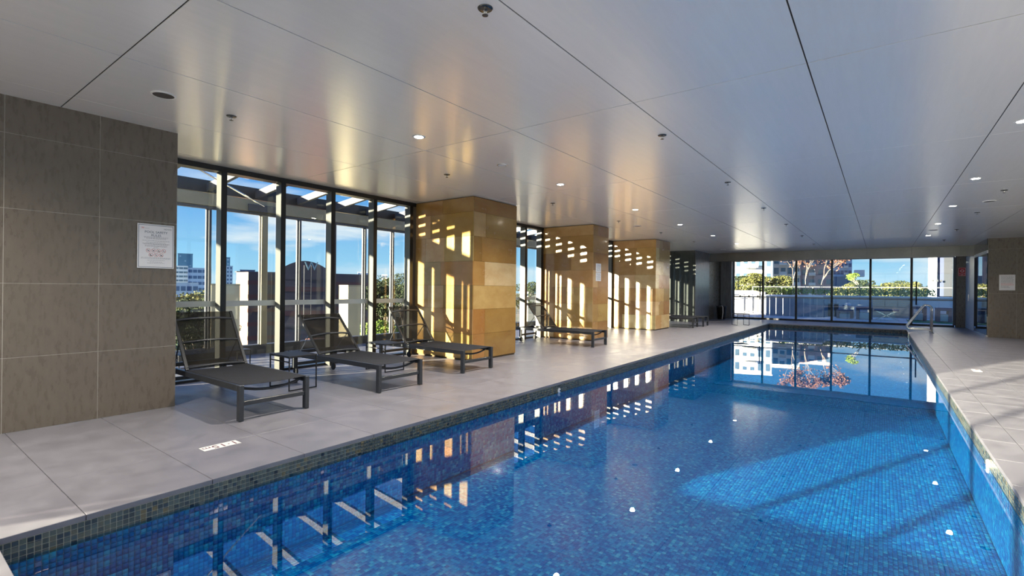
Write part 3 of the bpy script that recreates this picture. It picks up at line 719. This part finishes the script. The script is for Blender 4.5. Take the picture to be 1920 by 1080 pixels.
for a in ((-.09, .09, .128, .136), (-.09, .09, -.136, -.128), (-.09, -.082, -.136, .136), (.082, .09, -.136, .136)): box('border_line', m_white, *a, .004, .005, fs)
B().lathe([(.05, .004), (.05, .006), (.035, .006), (.035, .004)], (.005, .03, 0), 16).done('hose_symbol', m_white, fs)
text('sign_text', 'FIRE HOSE\nREEL', .035, m_white, fs, (0, -.085, .005), (0, 0, 0))
# depth markers set into the deck, reading from the wall side
for (x, y, rz, lb) in ((-3.945, 1.655, -PI/2, 'white depth marker plate reading 1.15m on the left coping'), (1.20, 10.45, PI/2, 'white depth marker plate on the right deck')):
    dm = thing('depth_marker', lb, 'depth marker', (x, y, .0), rz)
    box('plate', m_white, -.128, .128, -.052, .052, .0005, .003, dm, .0005)
    text('numerals', '1\u00b715', .105, mat('maroon_ink', (.12, .03, .05), .6), dm, (-.03, 0, .0033), (0, 0, 0))
    text('unit_text', 'm', .075, mat('maroon_ink'), dm, (.092, -.006, .0033), (0, 0, 0))

# =================================================================== OUTSIDE
m_leaf = mat('leaf_green', (.06, .075, .025), .7, ncol=(.15, .145, .045), nscale=1.5, spec=.2)
m_leafd = mat('leaf_dark', (.02, .035, .015), .7, ncol=(.055, .07, .028), nscale=1.2, spec=.2)
m_leafb = mat('leaf_bright', (.10, .17, .03), .6, ncol=(.22, .30, .06), nscale=4, spec=.2)
m_leafr = mat('leaf_russet', (.15, .07, .045), .8, ncol=(.24, .12, .08), nscale=3, spec=.2)
m_bark = mat('pale_bark', (.40, .33, .27), .8, ncol=(.28, .22, .18), nscale=6)
def leaves(b, c, r, n, s, R, flat=.75):
    for _ in range(n):
        while True:
            d = Vector((R.uniform(-1, 1), R.uniform(-1, 1), R.uniform(-1, 1)))
            if .2 < d.length < 1: break
        d = d.normalized()*(d.length**.4)
        p = Vector(c)+Vector((d.x*r, d.y*r, d.z*r*flat))
        a = Vector((R.uniform(-1, 1), R.uniform(-1, 1), R.uniform(-1, 1))).normalized()*s*R.uniform(.6, 1.3)
        q = a.cross(Vector((R.uniform(-1, 1), R.uniform(-1, 1), R.uniform(-1, 1)))).normalized()*s*.7
        b.quad(p-a, p+q, p+a, p-q)
def tree(base, h, r, label, lm, seed, clumps=9, n=160, s=.12, trunk=.12, flat=.7, group=None, cat='tree'):
    R = random.Random(seed); t = thing('tree', label, cat, base, 0, group)
    b = B(); th = max(h-2.0*r, h*.3); b.tube([(0, 0, -.3), (r*.05, 0, th*.5), (0, r*.05, th)], trunk, 8, trunk*.7)
    fo = B()
    for k in range(clumps):
        a = 2*PI*k/clumps+R.uniform(-.4, .4); rr = r*R.uniform(.15, .72); cr_ = r*R.uniform(.30, .5)
        c = Vector((rr*math.cos(a), rr*math.sin(a), h-cr_*flat-(r*R.uniform(0, 1.1) if k > 2 else 0)))
        b.tube([(0, 0, th*.95), Vector((c.x*.5, c.y*.5, (th+c.z)/2)), c], trunk*.5, 6, trunk*.15)
        leaves(fo, c, cr_, n, s, R, flat)
    b.done('trunk', m_bark, t, smooth=True); f = fo.done('foliage', lm, t)
    return t
def bare_tree(base, h, label, seed, spread=1.0, lm=None, group=None, lv=1, nl=14, f0=.36, r0=.011):
    R = random.Random(seed); t = thing('tree', label, 'tree', base, 0, group); b = B(); fo = B()
    def grow(p, d, l, r, n):
        q = p+d*l; b.tube([p, (p+q)/2+Vector((R.uniform(-1, 1), R.uniform(-1, 1), 0))*l*.05, q], r, 6, r*.7)
        if lm and n <= lv: leaves(fo, q, max(l*.8, .12), nl, .055, R, .8)
        if n == 0: return
        for k in range(R.choice((2, 3)) if n > 1 else 3):
            nd = (d+Vector((R.uniform(-1, 1), R.uniform(-1, 1), R.uniform(-.1, .5)))*.62*spread).normalized()
            grow(q, nd, l*R.uniform(.66, .82), r*.62, n-1)
    grow(Vector((0, 0, 0)), Vector((R.uniform(-.15, .15), 0, 1)).normalized(), h*f0, h*r0, 5)
    b.done('branches', m_bark, t)
    if lm: fo.done('foliage', lm, t)
    return t
def hedge(x0, x1, y0, y1, z0, z1, label, lm, seed, dens=260, s=.08):
    R = random.Random(seed); b = B()
    n = int(dens*(x1-x0)*(y1-y0+z1-z0))
    for _ in range(n):
        p = Vector((R.uniform(x0, x1), R.uniform(y0, y1), R.uniform(z0, z1)+R.uniform(-.05, .05)))
        a = Vector((R.uniform(-1, 1), R.uniform(-1, 1), R.uniform(-1, 1))).normalized()*s; q = a.cross(Vector((R.random(), R.random(), 1))).normalized()*s*.6
        b.quad(p-a, p+q, p+a, p-q)
    o = b.done('hedge', lm); tag(o, label, 'hedge'); return o

# ground far below and the far terrace
m_ground = mat('city_ground', (.14, .17, .09), .9, ncol=(.26, .22, .17), nscale=.05)
gr = struct(box('ground', m_ground, -900, 900, -500, 1200, -14.2, -14)); 
m_pave = mat('terrace_pavers', (.46, .44, .43), .7, ncol=(.52, .50, .48), nscale=2)
ter = struct(box('terrace', m_fgrout, -14, 16, GY+.06, 46, -.3, -.02))
for i in range(30):
    for j in range(8):
        o = piece('paver', m_pave, -9+i*.6+.003, -8.4+i*.6-.003, GY+.1+j*.6+.003, GY+.7+j*.6-.003, -.02, 0, ter, .001)
o = box('paving', m_pave, -9, 9, GY+4.9, 44, -.02, 0, ter); o.location = Vector(o.location)-ter.location

# blue-grey panel screen
scr = thing('screen_fence', 'blue grey vertical panel screen on the terrace beyond the glass', 'fence', (0, 0, 0))
m_scr = mat('blue_grey_panel', (.16, .24, .29), .35, ncol=(.19, .27, .33), nscale=1)
SYY = 27.0
us = [1436, 1443, 1455, 1468, 1481, 1494, 1507, 1519, 1532, 1543]
xs_ = [at(u, 560, y=SYY).x for u in us]
for a, c in zip(xs_, xs_[1:]): box('panel', m_scr, a+.012, c-.012, SYY, SYY+.04, .0, .93, scr, .003)
box('top_rail', m_white, xs_[0], xs_[-1], SYY-.03, SYY+.07, .93, 1.0, scr, .004)
box('return_panel', m_scr, xs_[-1], xs_[-1]+.05, SYY, SYY+3.0, 0, .93, scr)
# planting behind the screen
hedge(-4.4, 2.0, 29.6, 30.4, 1.07, 1.32, 'low clipped green hedge along the planter behind the screen', m_leafb, 4, 240, .06)
pl = thing('planter_wall', 'long white planter wall across the terrace', 'planter', (0, 0, 0))
box('body', mat('warm_render'), -6.2, 6.2, 29.5, 30.5, 0, .95, pl, .01); box('capping', m_white, -6.25, 6.25, 29.45, 30.55, .95, 1.0, pl, .01)
tw = thing('boundary_wall', 'sunlit peach rendered boundary wall with fine horizontal boards', 'wall', (0, 0, 0))
m_peach = mat('peach_boards', (.62, .42, .26), .7)
xa, xb = at(1636, 570, y=29.2).x, at(1711, 570, y=29.2).x
for k in range(8): box('board', m_peach, xa, xb, 29.15, 29.2, .10+k*.1, .193+k*.1, tw, .004)
tr_ = thing('terrace_railing', 'low glass railing with thin rail beyond the planter wall', 'railing', (0, 0, 0))
box('top_rail', m_grey, -6, 6.5, 31.4, 31.44, 1.42, 1.46, tr_)
for k in range(9): box('post', m_grey, -6+k*1.5, -5.96+k*1.5, 31.4, 31.44, 1.0, 1.42, tr_)
# left white wall with dark balusters
bw = thing('balustrade', 'white wall with black vertical balusters left of the terrace', 'balustrade', (0, 0, 0))
Y2 = 28.5; xa, xb = at(1340, 560, y=Y2).x, at(1425, 560, y=Y2).x
box('back_wall', mat('warm_render', (.30, .27, .24), .8), xa, xb, Y2+1.4, Y2+1.6, 0, 1.15, bw)
box('top_rail', m_olive, xa, xb, Y2-.03, Y2+.03, 1.15, 1.22, bw); box('mid_rail', m_grey, xa, xb, Y2-.02, Y2+.02, .90, .95, bw)
for k in range(5):
    x = xb-.1-k*.43; box('baluster', m_black, x-.04, x+.04, Y2-.02, Y2+.02, .1, 1.15, bw)
box('base_rail', m_grey, xa, xb, Y2-.02, Y2+.02, .08, .12, bw)
# outdoor furniture
m_pur = mat('slate_grey_box', (.10, .10, .14), .6)
def planter_box(u0, u1, vt, y, d, label):
    a, c = at(u0, vt, y=y), at(u1, vt, y=y)
    t = thing('bench_seat', label, 'bench', ((a.x+c.x)/2, y, .021), 0, 'dark terrace benches')
    w_ = (c.x-a.x)/2; box('top', m_pur, -w_, w_, 0, d, a.z-.12, a.z, t, .01)
    for q in (-1, 1): box('side_panel', m_pur, min(q*w_, q*(w_-.12)), max(q*w_, q*(w_-.12)), .03, d-.03, 0, a.z-.12, t, .005)
    box('cushion', mat('pale_aqua_cushion', (.35, .50, .50), .7), -w_*.7, w_*.7, .05, d-.05, 0.02, a.z*.55, t, .02)
planter_box(1605, 1636, 576, 26.2, .6, 'dark bench with pale cushions left of the outdoor table')
planter_box(1568, 1600, 581, 26.6, .6, 'dark bench with pale cushions by the screen end')
planter_box(1706, 1738, 575, 26.4, .8, 'dark slab bench on the green mat')
planter_box(1756, 1786, 578, 26.0, .8, 'dark slab bench beside the white tower')
ot = thing('outdoor_table', 'outdoor table with crossed metal legs beyond the glass', 'table', (at(1662, 574, y=26.5).x, 26.5, 0))
box('table_top', m_pur, -.42, .42, -.35, .35, .40, .46, ot, .01)
for s in (-1, 1):
    B().bar((-.35*s, -.3, .4), (.38*s, -.3, 0), .03, .03).done('leg', m_steel, ot); B().bar((-.35*s, .3, .4), (.38*s, .3, 0), .03, .03).done('leg', m_steel, ot)
gm_ = box('grass_mat', mat('artificial_grass', (.02, .14, .05), .9, ncol=(.03, .2, .07), nscale=40), .9, 2.6, 25.2, 27.6, 0, .02); tag(gm_, 'green artificial grass mat on the terrace', 'mat')
bq = thing('barbecue', 'grey outdoor barbecue cabinet against the planter wall', 'barbecue', (at(1589, 570, y=28.6).x, 28.6, 0))
box('cabinet', mat('zinc', (.3, .33, .37), .4, .5), -.28, .28, -.2, .2, 0, .50, bq, .01); B().lathe([(.2, 0), (.2, .05), (.12, .16), (0, .18)], (0, 0, .5), 18).done('lid', mat('zinc'), bq, smooth=True)
for k, u in enumerate((1557, 1568)):
    p = at(u, 570, y=28.4); t = thing('bollard', 'dark square bollard, %s of two by the barbecue' % ('left', 'right')[k], 'bollard', (p.x, 28.4, 0), 0, 'square bollards')
    box('body', m_char, -.09, .09, -.09, .09, 0, .58, t, .01); box('cap', m_grey, -.1, .1, -.1, .1, .58, .62, t, .005)
# white tower on the right
tw = thing('white_tower', 'tall white rendered tower with shade coloured blue on one wing beyond the doors', 'building', (0, 0, 0))
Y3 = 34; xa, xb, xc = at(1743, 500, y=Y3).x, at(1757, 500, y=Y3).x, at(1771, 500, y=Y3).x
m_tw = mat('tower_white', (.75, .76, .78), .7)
box('lit_wing', m_tw, xa, xb, Y3, Y3+1, -2, 7, tw); box('shaded_wing', mat('tower_painted_shade', (.03, .045, .10), .6), xb, xc, Y3+.3, Y3+3, -2, 7, tw)  # the second wing's shade is put into its dark blue colour
for k in range(3): 
    x = xa+.10+k*.16; box('small_window', m_char, x, x+.09, Y3-.02, Y3, 1.78, 1.88, tw)
box('dark_panel', mat('slate_panel', (.015, .02, .03), .4), xc, xc+.35, Y3+.3, Y3+.6, -2, 7, tw); box('door_panel', m_black, xc+.36, xc+1.0, Y3-3, Y3-2.8, 0, 2.3, tw)
# apartment blocks
def block(name, label, u0, u1, vb, vt, D, wm, nx, nz, wmat, balc=None, depth=5, cat='building', dense=1.0, wh=.5, ww=.55):
    """block whose front is square to the line of sight, at horizontal distance D, between two picture edges"""
    a, c = atd(u0, vb, D), atd(u1, vb, D); top = atd((u0+u1)/2, vt, D).z; z0 = min(a.z, c.z)
    w_ = (Vector((c.x-a.x, c.y-a.y, 0))).length; ang = math.atan2(c.y-a.y, c.x-a.x)
    t = thing(name, label, cat, ((a.x+c.x)/2, (a.y+c.y)/2, z0), ang)
    base_ = GZ-z0; t.location.z = GZ; hh = top-z0; ob = []; box('walls', wm, -w_/2, w_/2, 0, depth, 0, top-GZ, t)
    box('parapet', wm, -w_/2-.1, w_/2+.1, -.1, depth+.1, top-GZ, top-GZ+hh*.015, t)
    for j in range(nz):
        for i in range(nx):
            if random.Random(i*31+j*7+nx).random() > dense: continue
            x = -w_/2+w_*(i+.5)/nx; z = z0-GZ+hh*(j+.5)/nz; a_, b_ = w_/nx*ww/2, hh/nz*wh/2
            f = box('window', wmat, x-a_, x+a_, -.06, .02, z-b_, z+b_, t)
            if balc and (i in balc):
                box('balcony_slab', m_white, x-a_*1.5, x+a_*1.5, -1.3, 0, z-b_*1.5, z-b_*1.25, t); box('balcony_rail', mat('pale_rail', (.55, .6, .63), .3), x-a_*1.5, x+a_*1.5, -1.32, -1.27, z-b_*1.25, z-b_*.35, t)
    return t
m_win = mat('window_glass', (.06, .10, .15), .12, spec=.8); m_cream = mat('cream_render', (.70, .62, .54), .8); m_brick = mat('red_brick', (.34, .15, .10), .85, ncol=(.42, .2, .14), nscale=.6)
m_teal = mat('teal_cladding', (.07, .20, .32), .4, ncol=(.10, .26, .40), nscale=.2); m_lb = mat('pale_blue_render', (.42, .53, .66), .7); m_nav = mat('navy_cladding', (.03, .08, .20), .5)
GZ = -14.0
block('apartment_building', 'white apartment building with recessed balconies at the left of the far glass', 1335, 1448, 556, 430, 70, m_white, 8, 5, m_win, balc=(4, 5), depth=5)
block('apartment_building', 'cream apartment building with stacked balconies behind the bare trees', 1449, 1500, 556, 440, 78, m_cream, 4, 6, m_win, balc=(1, 3), depth=5, ww=.7, wh=.6)
block('apartment_building', 'mauve brick apartment building right behind the bare trees', 1500, 1561, 556, 445, 84, mat('mauve_brick', (.36, .26, .27), .85), 4, 6, m_win, balc=(1,), depth=5)
nb = block('apartment_building', 'stepped navy and pale blue apartment tower left of the frangipani', 1560, 1597, 556, 478, 95, m_lb, 5, 6, m_nav, balc=(3,), depth=5, ww=.75)
for k, (x0, x1, z0, z1) in enumerate(((.5, 3.4, 2.2, 3.6), (-1.6, 1.6, 4.0, 5.6), (1.6, 2.9, 5.6, 6.6))): box('bay_box', m_nav if k < 2 else m_lb, x0, x1, -1.5, 2, z0+12, z1+12, nb)
# trees beyond the far glass
def tb(u, v, D, z=None): p = atd(u, v, D); return (p.x, p.y, p.z if z is None else z)
def top_tree(u, vt, D, r_, lb, lm, seed, s_=.12, n=200, cl=12, group=None, gz=GZ):
    p = atd(u, vt, D); tree((p.x, p.y, gz), p.z-gz, r_, lb, lm, seed, cl, n, s_, .12, .7, group)
for k, (u, vt, D, r_, lm) in enumerate(((1382, 517, 66, 1.9, m_leafd), (1404, 512, 57, 1.9, m_leaf), (1422, 518, 64.5, 1.6, m_leafd), (1447, 517, 60, 2.1, m_leaf), (1395, 535, 50, 1.4, m_leaf), (1432, 534, 49, 1.4, m_leafd), (1462, 536, 51, 1.3, m_leafd))):
    top_tree(u, vt, D, r_, ('dark gum tree at the left edge of the far glass', 'olive gum tree left of the first far mullion', 'dark gum tree behind the first far mullion', 'olive gum tree right of the first far mullion', 'low olive tree over the white balustrade', 'low dark tree behind the first far mullion', 'low dark tree above the screen fence')[k], lm, 30+k, .10, 190)
for k, u in enumerate((1487, 1512, 1537)):
    p = at(u, 552, y=30.0); p.z = 1.0
    bare_tree(p, 3.6, 'pale trunked bare tree with russet twigs, %s of three' % ('left', 'middle', 'right')[k], 50+k, .9, m_leafr, 'bare trees behind the hedge', 3, 8, .22, .0052)
p = at(1613, 552, y=30.0); p.z = 1.0
bare_tree(p, 1.8, 'spreading pale frangipani tree in the planter', 64, 1.3, m_leafb, None, 1, 4, .2, .016)
for k, (u, vt, D, r_) in enumerate(((1585, 532, 60, 1.6), (1608, 524, 66, 2.0), (1650, 530, 62, 1.8), (1672, 526, 72, 2.0), (1694, 528, 64, 1.9), (1716, 538, 74, 1.8), (1738, 534, 66, 1.6), (1632, 536, 58, 1.4), (1660, 540, 56, 1.4), (1704, 543, 57, 1.4), (1728, 544, 59, 1.4))):
    top_tree(u, vt, D, r_, 'rounded green tree in the distant tree line, %s' % ('left end below the navy tower', 'behind the frangipani', 'just right of the frangipani', 'tallest of the line', 'left of the door mullion', 'low one behind the door handle', 'beside the white tower', 'half hidden by the frangipani', 'low and dark right of the frangipani', 'low one left of the door handle', 'low one next to the tower')[k], (m_leaf, m_leafd)[k % 2], 70+k, .10, 190, group='distant tree line')

# ------------------------------------------------------------ city seen through the left windows
block('office_tower', 'dark teal apartment tower on the skyline at the tiled wall', 333, 361, 520, 476, 260, m_teal, 3, 5, mat('pale_glass', (.35, .5, .6), .2), depth=5, dense=.5, ww=.3, wh=.25)
block('office_building', 'white banded office building under the teal tower', 326, 352, 545, 499, 190, m_white, 3, 6, m_win, depth=5, ww=.9, wh=.45)
block('office_building', 'pale blue office building with wide window bands', 352, 396, 548, 503, 175, m_lb, 5, 4, m_nav, depth=5, ww=.85, wh=.5)
block('office_building', 'low blue roofed building at the foot of the offices', 326, 372, 552, 530, 140, m_lb, 4, 1, m_nav, depth=5, ww=.8, wh=.4)
block('office_tower', 'slim teal tower right of the first mullion', 424, 431, 530, 483, 300, m_teal, 1, 6, mat('pale_glass'), depth=5, ww=.5, wh=.3)
block('office_building', 'stepped pale tower base right of the first mullion', 424, 436, 535, 499, 280, m_lb, 2, 5, m_nav, depth=5)
block('house', 'dark flat roofed house on the skyline left of the brick theatre', 450, 478, 520, 506, 150, m_nav, 2, 1, m_win, depth=10)
# brick theatre with curved roof: bands of brick are real courses
bh = thing('brick_hall', 'large brick hall with banded walls and arched roof', 'building', (0, 0, 0))
m_db = mat('shaded_brick', (.035, .04, .06), .85, ncol=(.05, .05, .07), nscale=.8); m_rb = mat('shaded_brick_band', (.065, .035, .045), .85)  # shade on the long wall and gable is put into these dark brick colours
pa, pb, pc = atd(443, 565, 62), atd(465, 565, 60), atd(690, 565, 66)
def wallstrip(p, q, z0, z1, m, nm, th=.3, par=bh, off=0):
    d = Vector((q.x-p.x, q.y-p.y, 0)); n = Vector((d.y, -d.x, 0)).normalized()
    if n.dot(Vector((p.x, p.y, 0))) > 0: n = -n
    b = B(); a0 = Vector((p.x, p.y, 0))+n*off; a1 = Vector((q.x, q.y, 0))+n*off
    vs = []
    for z in (z0, z1):
        for a in (a0, a1, a1-n*th, a0-n*th): vs.append(b.bm.verts.new((a.x, a.y, z)))
    for f in ((0, 1, 2, 3), (7, 6, 5, 4), (0, 4, 5, 1), (1, 5, 6, 2), (2, 6, 7, 3), (3, 7, 4, 0)): b.bm.faces.new([vs[i] for i in f])
    return b.done(nm, m, par)
zt1 = atd(465, 510, 60).z
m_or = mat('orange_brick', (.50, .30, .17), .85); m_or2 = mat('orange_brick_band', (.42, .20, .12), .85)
zb = -12; hb = (zt1-zb)
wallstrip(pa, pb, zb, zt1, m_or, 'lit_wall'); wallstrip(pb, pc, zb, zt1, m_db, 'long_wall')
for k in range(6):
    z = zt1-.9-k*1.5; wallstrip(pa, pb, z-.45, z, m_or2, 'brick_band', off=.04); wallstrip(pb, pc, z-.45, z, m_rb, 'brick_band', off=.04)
wallstrip(pa, pc, zt1, zt1+.12, m_grey, 'coping', 1.2, off=.06)
# arched gable
pg0, pg1 = atd(518, 565, 58), atd(622, 565, 58.5); zg = atd(570, 489, 58).z
b = B(); n = 18; d = Vector((pg1.x-pg0.x, pg1.y-pg0.y, 0)); nn = Vector((-d.y, d.x, 0)).normalized()
if nn.dot(Vector((pg0.x, pg0.y, 0))) < 0: nn = -nn
fr_, bk_ = [], []
zs0 = atd(570, 512, 58).z
for k in range(n+1):
    f = k/n; z = zs0+(zg-zs0)*math.sin(PI*f)**.8
    p = Vector((pg0.x, pg0.y, 0))+d*f; fr_.append(b.bm.verts.new((p.x, p.y, z))); q = p+nn*14; bk_.append(b.bm.verts.new((q.x, q.y, z)))
lo = [b.bm.verts.new((v.co.x, v.co.y, zb)) for v in (fr_[0], fr_[-1])]
b.bm.faces.new([lo[0]]+fr_+[lo[1]])
for k in range(n): b.bm.faces.new((fr_[k], bk_[k], bk_[k+1], fr_[k+1]))
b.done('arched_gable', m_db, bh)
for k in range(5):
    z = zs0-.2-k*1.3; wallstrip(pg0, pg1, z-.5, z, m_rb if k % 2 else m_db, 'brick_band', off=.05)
# white gate frame and letter on the gable
pm = atd(577, 520, 57.5)
b = B(); dn = d.normalized()
for s in (-1, 1):
    b.bar(Vector((pm.x, pm.y, zb+9))+dn*(s*.35), Vector((pm.x, pm.y, zg-.5))+dn*(s*.35), .06, .06)
for k in range(14): b.bar(Vector((pm.x, pm.y, zb+9+k*.35))-dn*.35, Vector((pm.x, pm.y, zb+9+k*.35))+dn*.35, .05, .05)
b.done('wall_ladder', m_grey, bh)
pw = atd(584, 500, 57.3)
text('gable_letter', 'W', 1.3, mat('pale_blue_letter', (.14, .26, .33), .6), bh, (pw.x, pw.y, pw.z), (PI/2, 0, math.atan2(d.y, d.x)), ext=.05)
# cream concrete piers close by
for k, (u0, um, u1, vt, D) in enumerate(((387, 396, 450, 535, 16.5), (636, 653, 676, 537, 18.5))):
    a, m1, c = atd(u0, vt, D+.3), atd(um, vt, D), atd(u1, vt, D+.3)
    t = thing('concrete_pier', 'cream rendered concrete pier outside, %s' % ('behind the nearest lounger', 'behind the second lounger')[k], 'pier', (0, 0, 0), 0, 'cream concrete piers')
    b = B(); z1 = m1.z; far = Vector((m1.x, m1.y, 0)).normalized()*1.0
    P4 = [Vector((a.x, a.y, 0)), Vector((m1.x, m1.y, 0)), Vector((c.x, c.y, 0)), Vector((c.x, c.y, 0))+far, Vector((a.x, a.y, 0))+far]
    lo = [b.bm.verts.new((p.x, p.y, -10)) for p in P4]; hi = [b.bm.verts.new((p.x, p.y, z1)) for p in P4]
    b.bm.faces.new(hi)
    for i in range(5): b.bm.faces.new((lo[i], lo[(i+1) % 5], hi[(i+1) % 5], hi[i]))
    b.done('shaft', mat('cream_concrete', (.62, .55, .36), .8, ncol=(.54, .47, .30), nscale=1), t)
    b = B(); cen = sum((p for p in P4), Vector())/5
    lo = [b.bm.verts.new((cen.x+(p.x-cen.x)*1.01, cen.y+(p.y-cen.y)*1.01, z1)) for p in P4]; hi = [b.bm.verts.new((v.co.x, v.co.y, z1+.05)) for v in lo]
    b.bm.faces.new(hi)
    for i in range(5): b.bm.faces.new((lo[i], lo[(i+1) % 5], hi[(i+1) % 5], hi[i]))
    b.done('capping', mat('dark_cream', (.40, .36, .24), .8), t)
block('house', 'white rendered house with square windows right of the brick hall', 677, 692, 575, 525, 75, m_white, 2, 4, m_win, depth=8, ww=.35, wh=.4)
block('house', 'pale hillside house under the skyline trees', 716, 726, 530, 515, 190, m_white, 3, 2, m_win, depth=8)
block('house', 'cream hillside flats behind the fourth mullion', 670, 690, 530, 510, 170, m_lb, 4, 3, m_nav, depth=8)
block('house', 'cream flats seen past the first stone column', 975, 990, 575, 548, 60, m_cream, 3, 3, m_win, depth=8)
# lower roofs
m_roof = mat('terracotta_roof', (.36, .15, .09), .85, ncol=(.20, .10, .08), nscale=.5, bump=.3)
def lowroof(u0, u1, D, z, hh, m, label, dp=8, nm='roofed_building'):
    a, c = atd(u0, 600, D), atd(u1, 600, D); w_ = Vector((c.x-a.x, c.y-a.y, 0)).length; ang = math.atan2(c.y-a.y, c.x-a.x)
    t = thing(nm, label, 'building', ((a.x+c.x)/2, (a.y+c.y)/2, z), ang)
    box('walls', m_brick, -w_/2, w_/2, 0, dp, -6, 0, t)
    b = B(); e_ = .5
    v = [b.bm.verts.new(p) for p in ((-w_/2-e_, -e_, 0), (w_/2+e_, -e_, 0), (w_/2+e_, dp+e_, 0), (-w_/2-e_, dp+e_, 0), (-w_/2+w_*.2, dp/2, hh), (w_/2-w_*.2, dp/2, hh))]
    for f in ((0, 1, 5, 4), (1, 2, 5), (2, 3, 4, 5), (3, 0, 4), (3, 2, 1, 0)): b.bm.faces.new([v[i] for i in f])
    b.done('roof', m, t); return t
lowroof(500, 545, 31, -5.5, 1.6, m_roof, 'terracotta roofed building below the second window bay')
lowroof(560, 625, 42, -5.0, 1.8, m_roof, 'terracotta roofed building below the third window bay', 6)
lowroof(676, 705, 34, -5.0, 1.5, m_roof, 'terracotta roofed building below the fourth mullion')
m_cv = mat('corrugated_blue_roof', (.30, .38, .50), .4, .3)
for (u0, u1, D, z, lb) in ((448, 482, 24, -3.6, 'blue grey curved metal roof behind the nearest lounger'), (704, 742, 26, -3.6, 'blue grey curved metal roof behind the third lounger')):
    a, c = atd(u0, 600, D), atd(u1, 600, D); w_ = Vector((c.x-a.x, c.y-a.y, 0)).length
    t = thing('vaulted_shed', lb, 'shed', ((a.x+c.x)/2, (a.y+c.y)/2, z), math.atan2(c.y-a.y, c.x-a.x), 'curved metal roofs')
    b = B(); n = 14; r0 = [b.bm.verts.new((-w_/2*math.cos(PI*k/n), 0, .9*math.sin(PI*k/n))) for k in range(n+1)]; r1 = [b.bm.verts.new((v.co.x, 5, v.co.z)) for v in r0]
    for k in range(n): b.bm.faces.new((r0[k], r1[k], r1[k+1], r0[k+1]))
    b.bm.faces.new(r0); b.bm.faces.new(r1[::-1]); b.done('roof', m_cv, t, smooth=False)
    box('walls', m_nav, -w_/2, w_/2, .05, 4.95, -2.5, 0, t)
# trees on the left
LT = ((346, 548, 42, 2.6, m_leaf), (374, 543, 50, 2.6, m_leaf), (388, 556, 36, 1.8, m_leafd), (352, 578, 30, 1.9, m_leafd), (376, 590, 25, 1.6, m_leafd),
      (716, 522, 105, 4.2, m_leafd), (735, 512, 128, 4.9, m_leafd), (722, 552, 58, 2.4, m_leafd), (693, 600, 22, .9, m_leafb), (684, 606, 25, .8, m_leafb), (712, 624, 20, .7, m_leafb), (735, 612, 20.5, .9, m_leafb), (985, 528, 100, 3.5, m_leafd), (755, 530, 88, 3.0, m_leafd), (706, 535, 58, 1.7, m_leafd))
nmz = ('yellow green tree nearest the tiled wall', 'yellow green tree beside the cream pier', 'dark tree in front of the cream pier', 'dark bush low by the tiled wall', 'dark bush low behind the nearest lounger',
       'large dark tree on the hill right of the fourth mullion', 'tall dark tree on the hill by the fifth mullion', 'dark tree lower down the hill', 'bright green shrub right of the second pier', 'bright green shrub touching the second pier', 'bright green shrub behind the third lounger', 'bright green shrub beside the third lounger back', 'dark tree seen past the first stone column', 'dark tree behind the first stone column', 'dark tree at the edge of the fourth mullion')
for k, ((u, vt, D, r_, lm), nm_) in enumerate(zip(LT, nmz)):
    top_tree(u, vt, D, r_, nm_, lm, 100+k, .05 if D < 30 else .10 if D < 55 else .16, 320 if D < 55 else 220, 13)
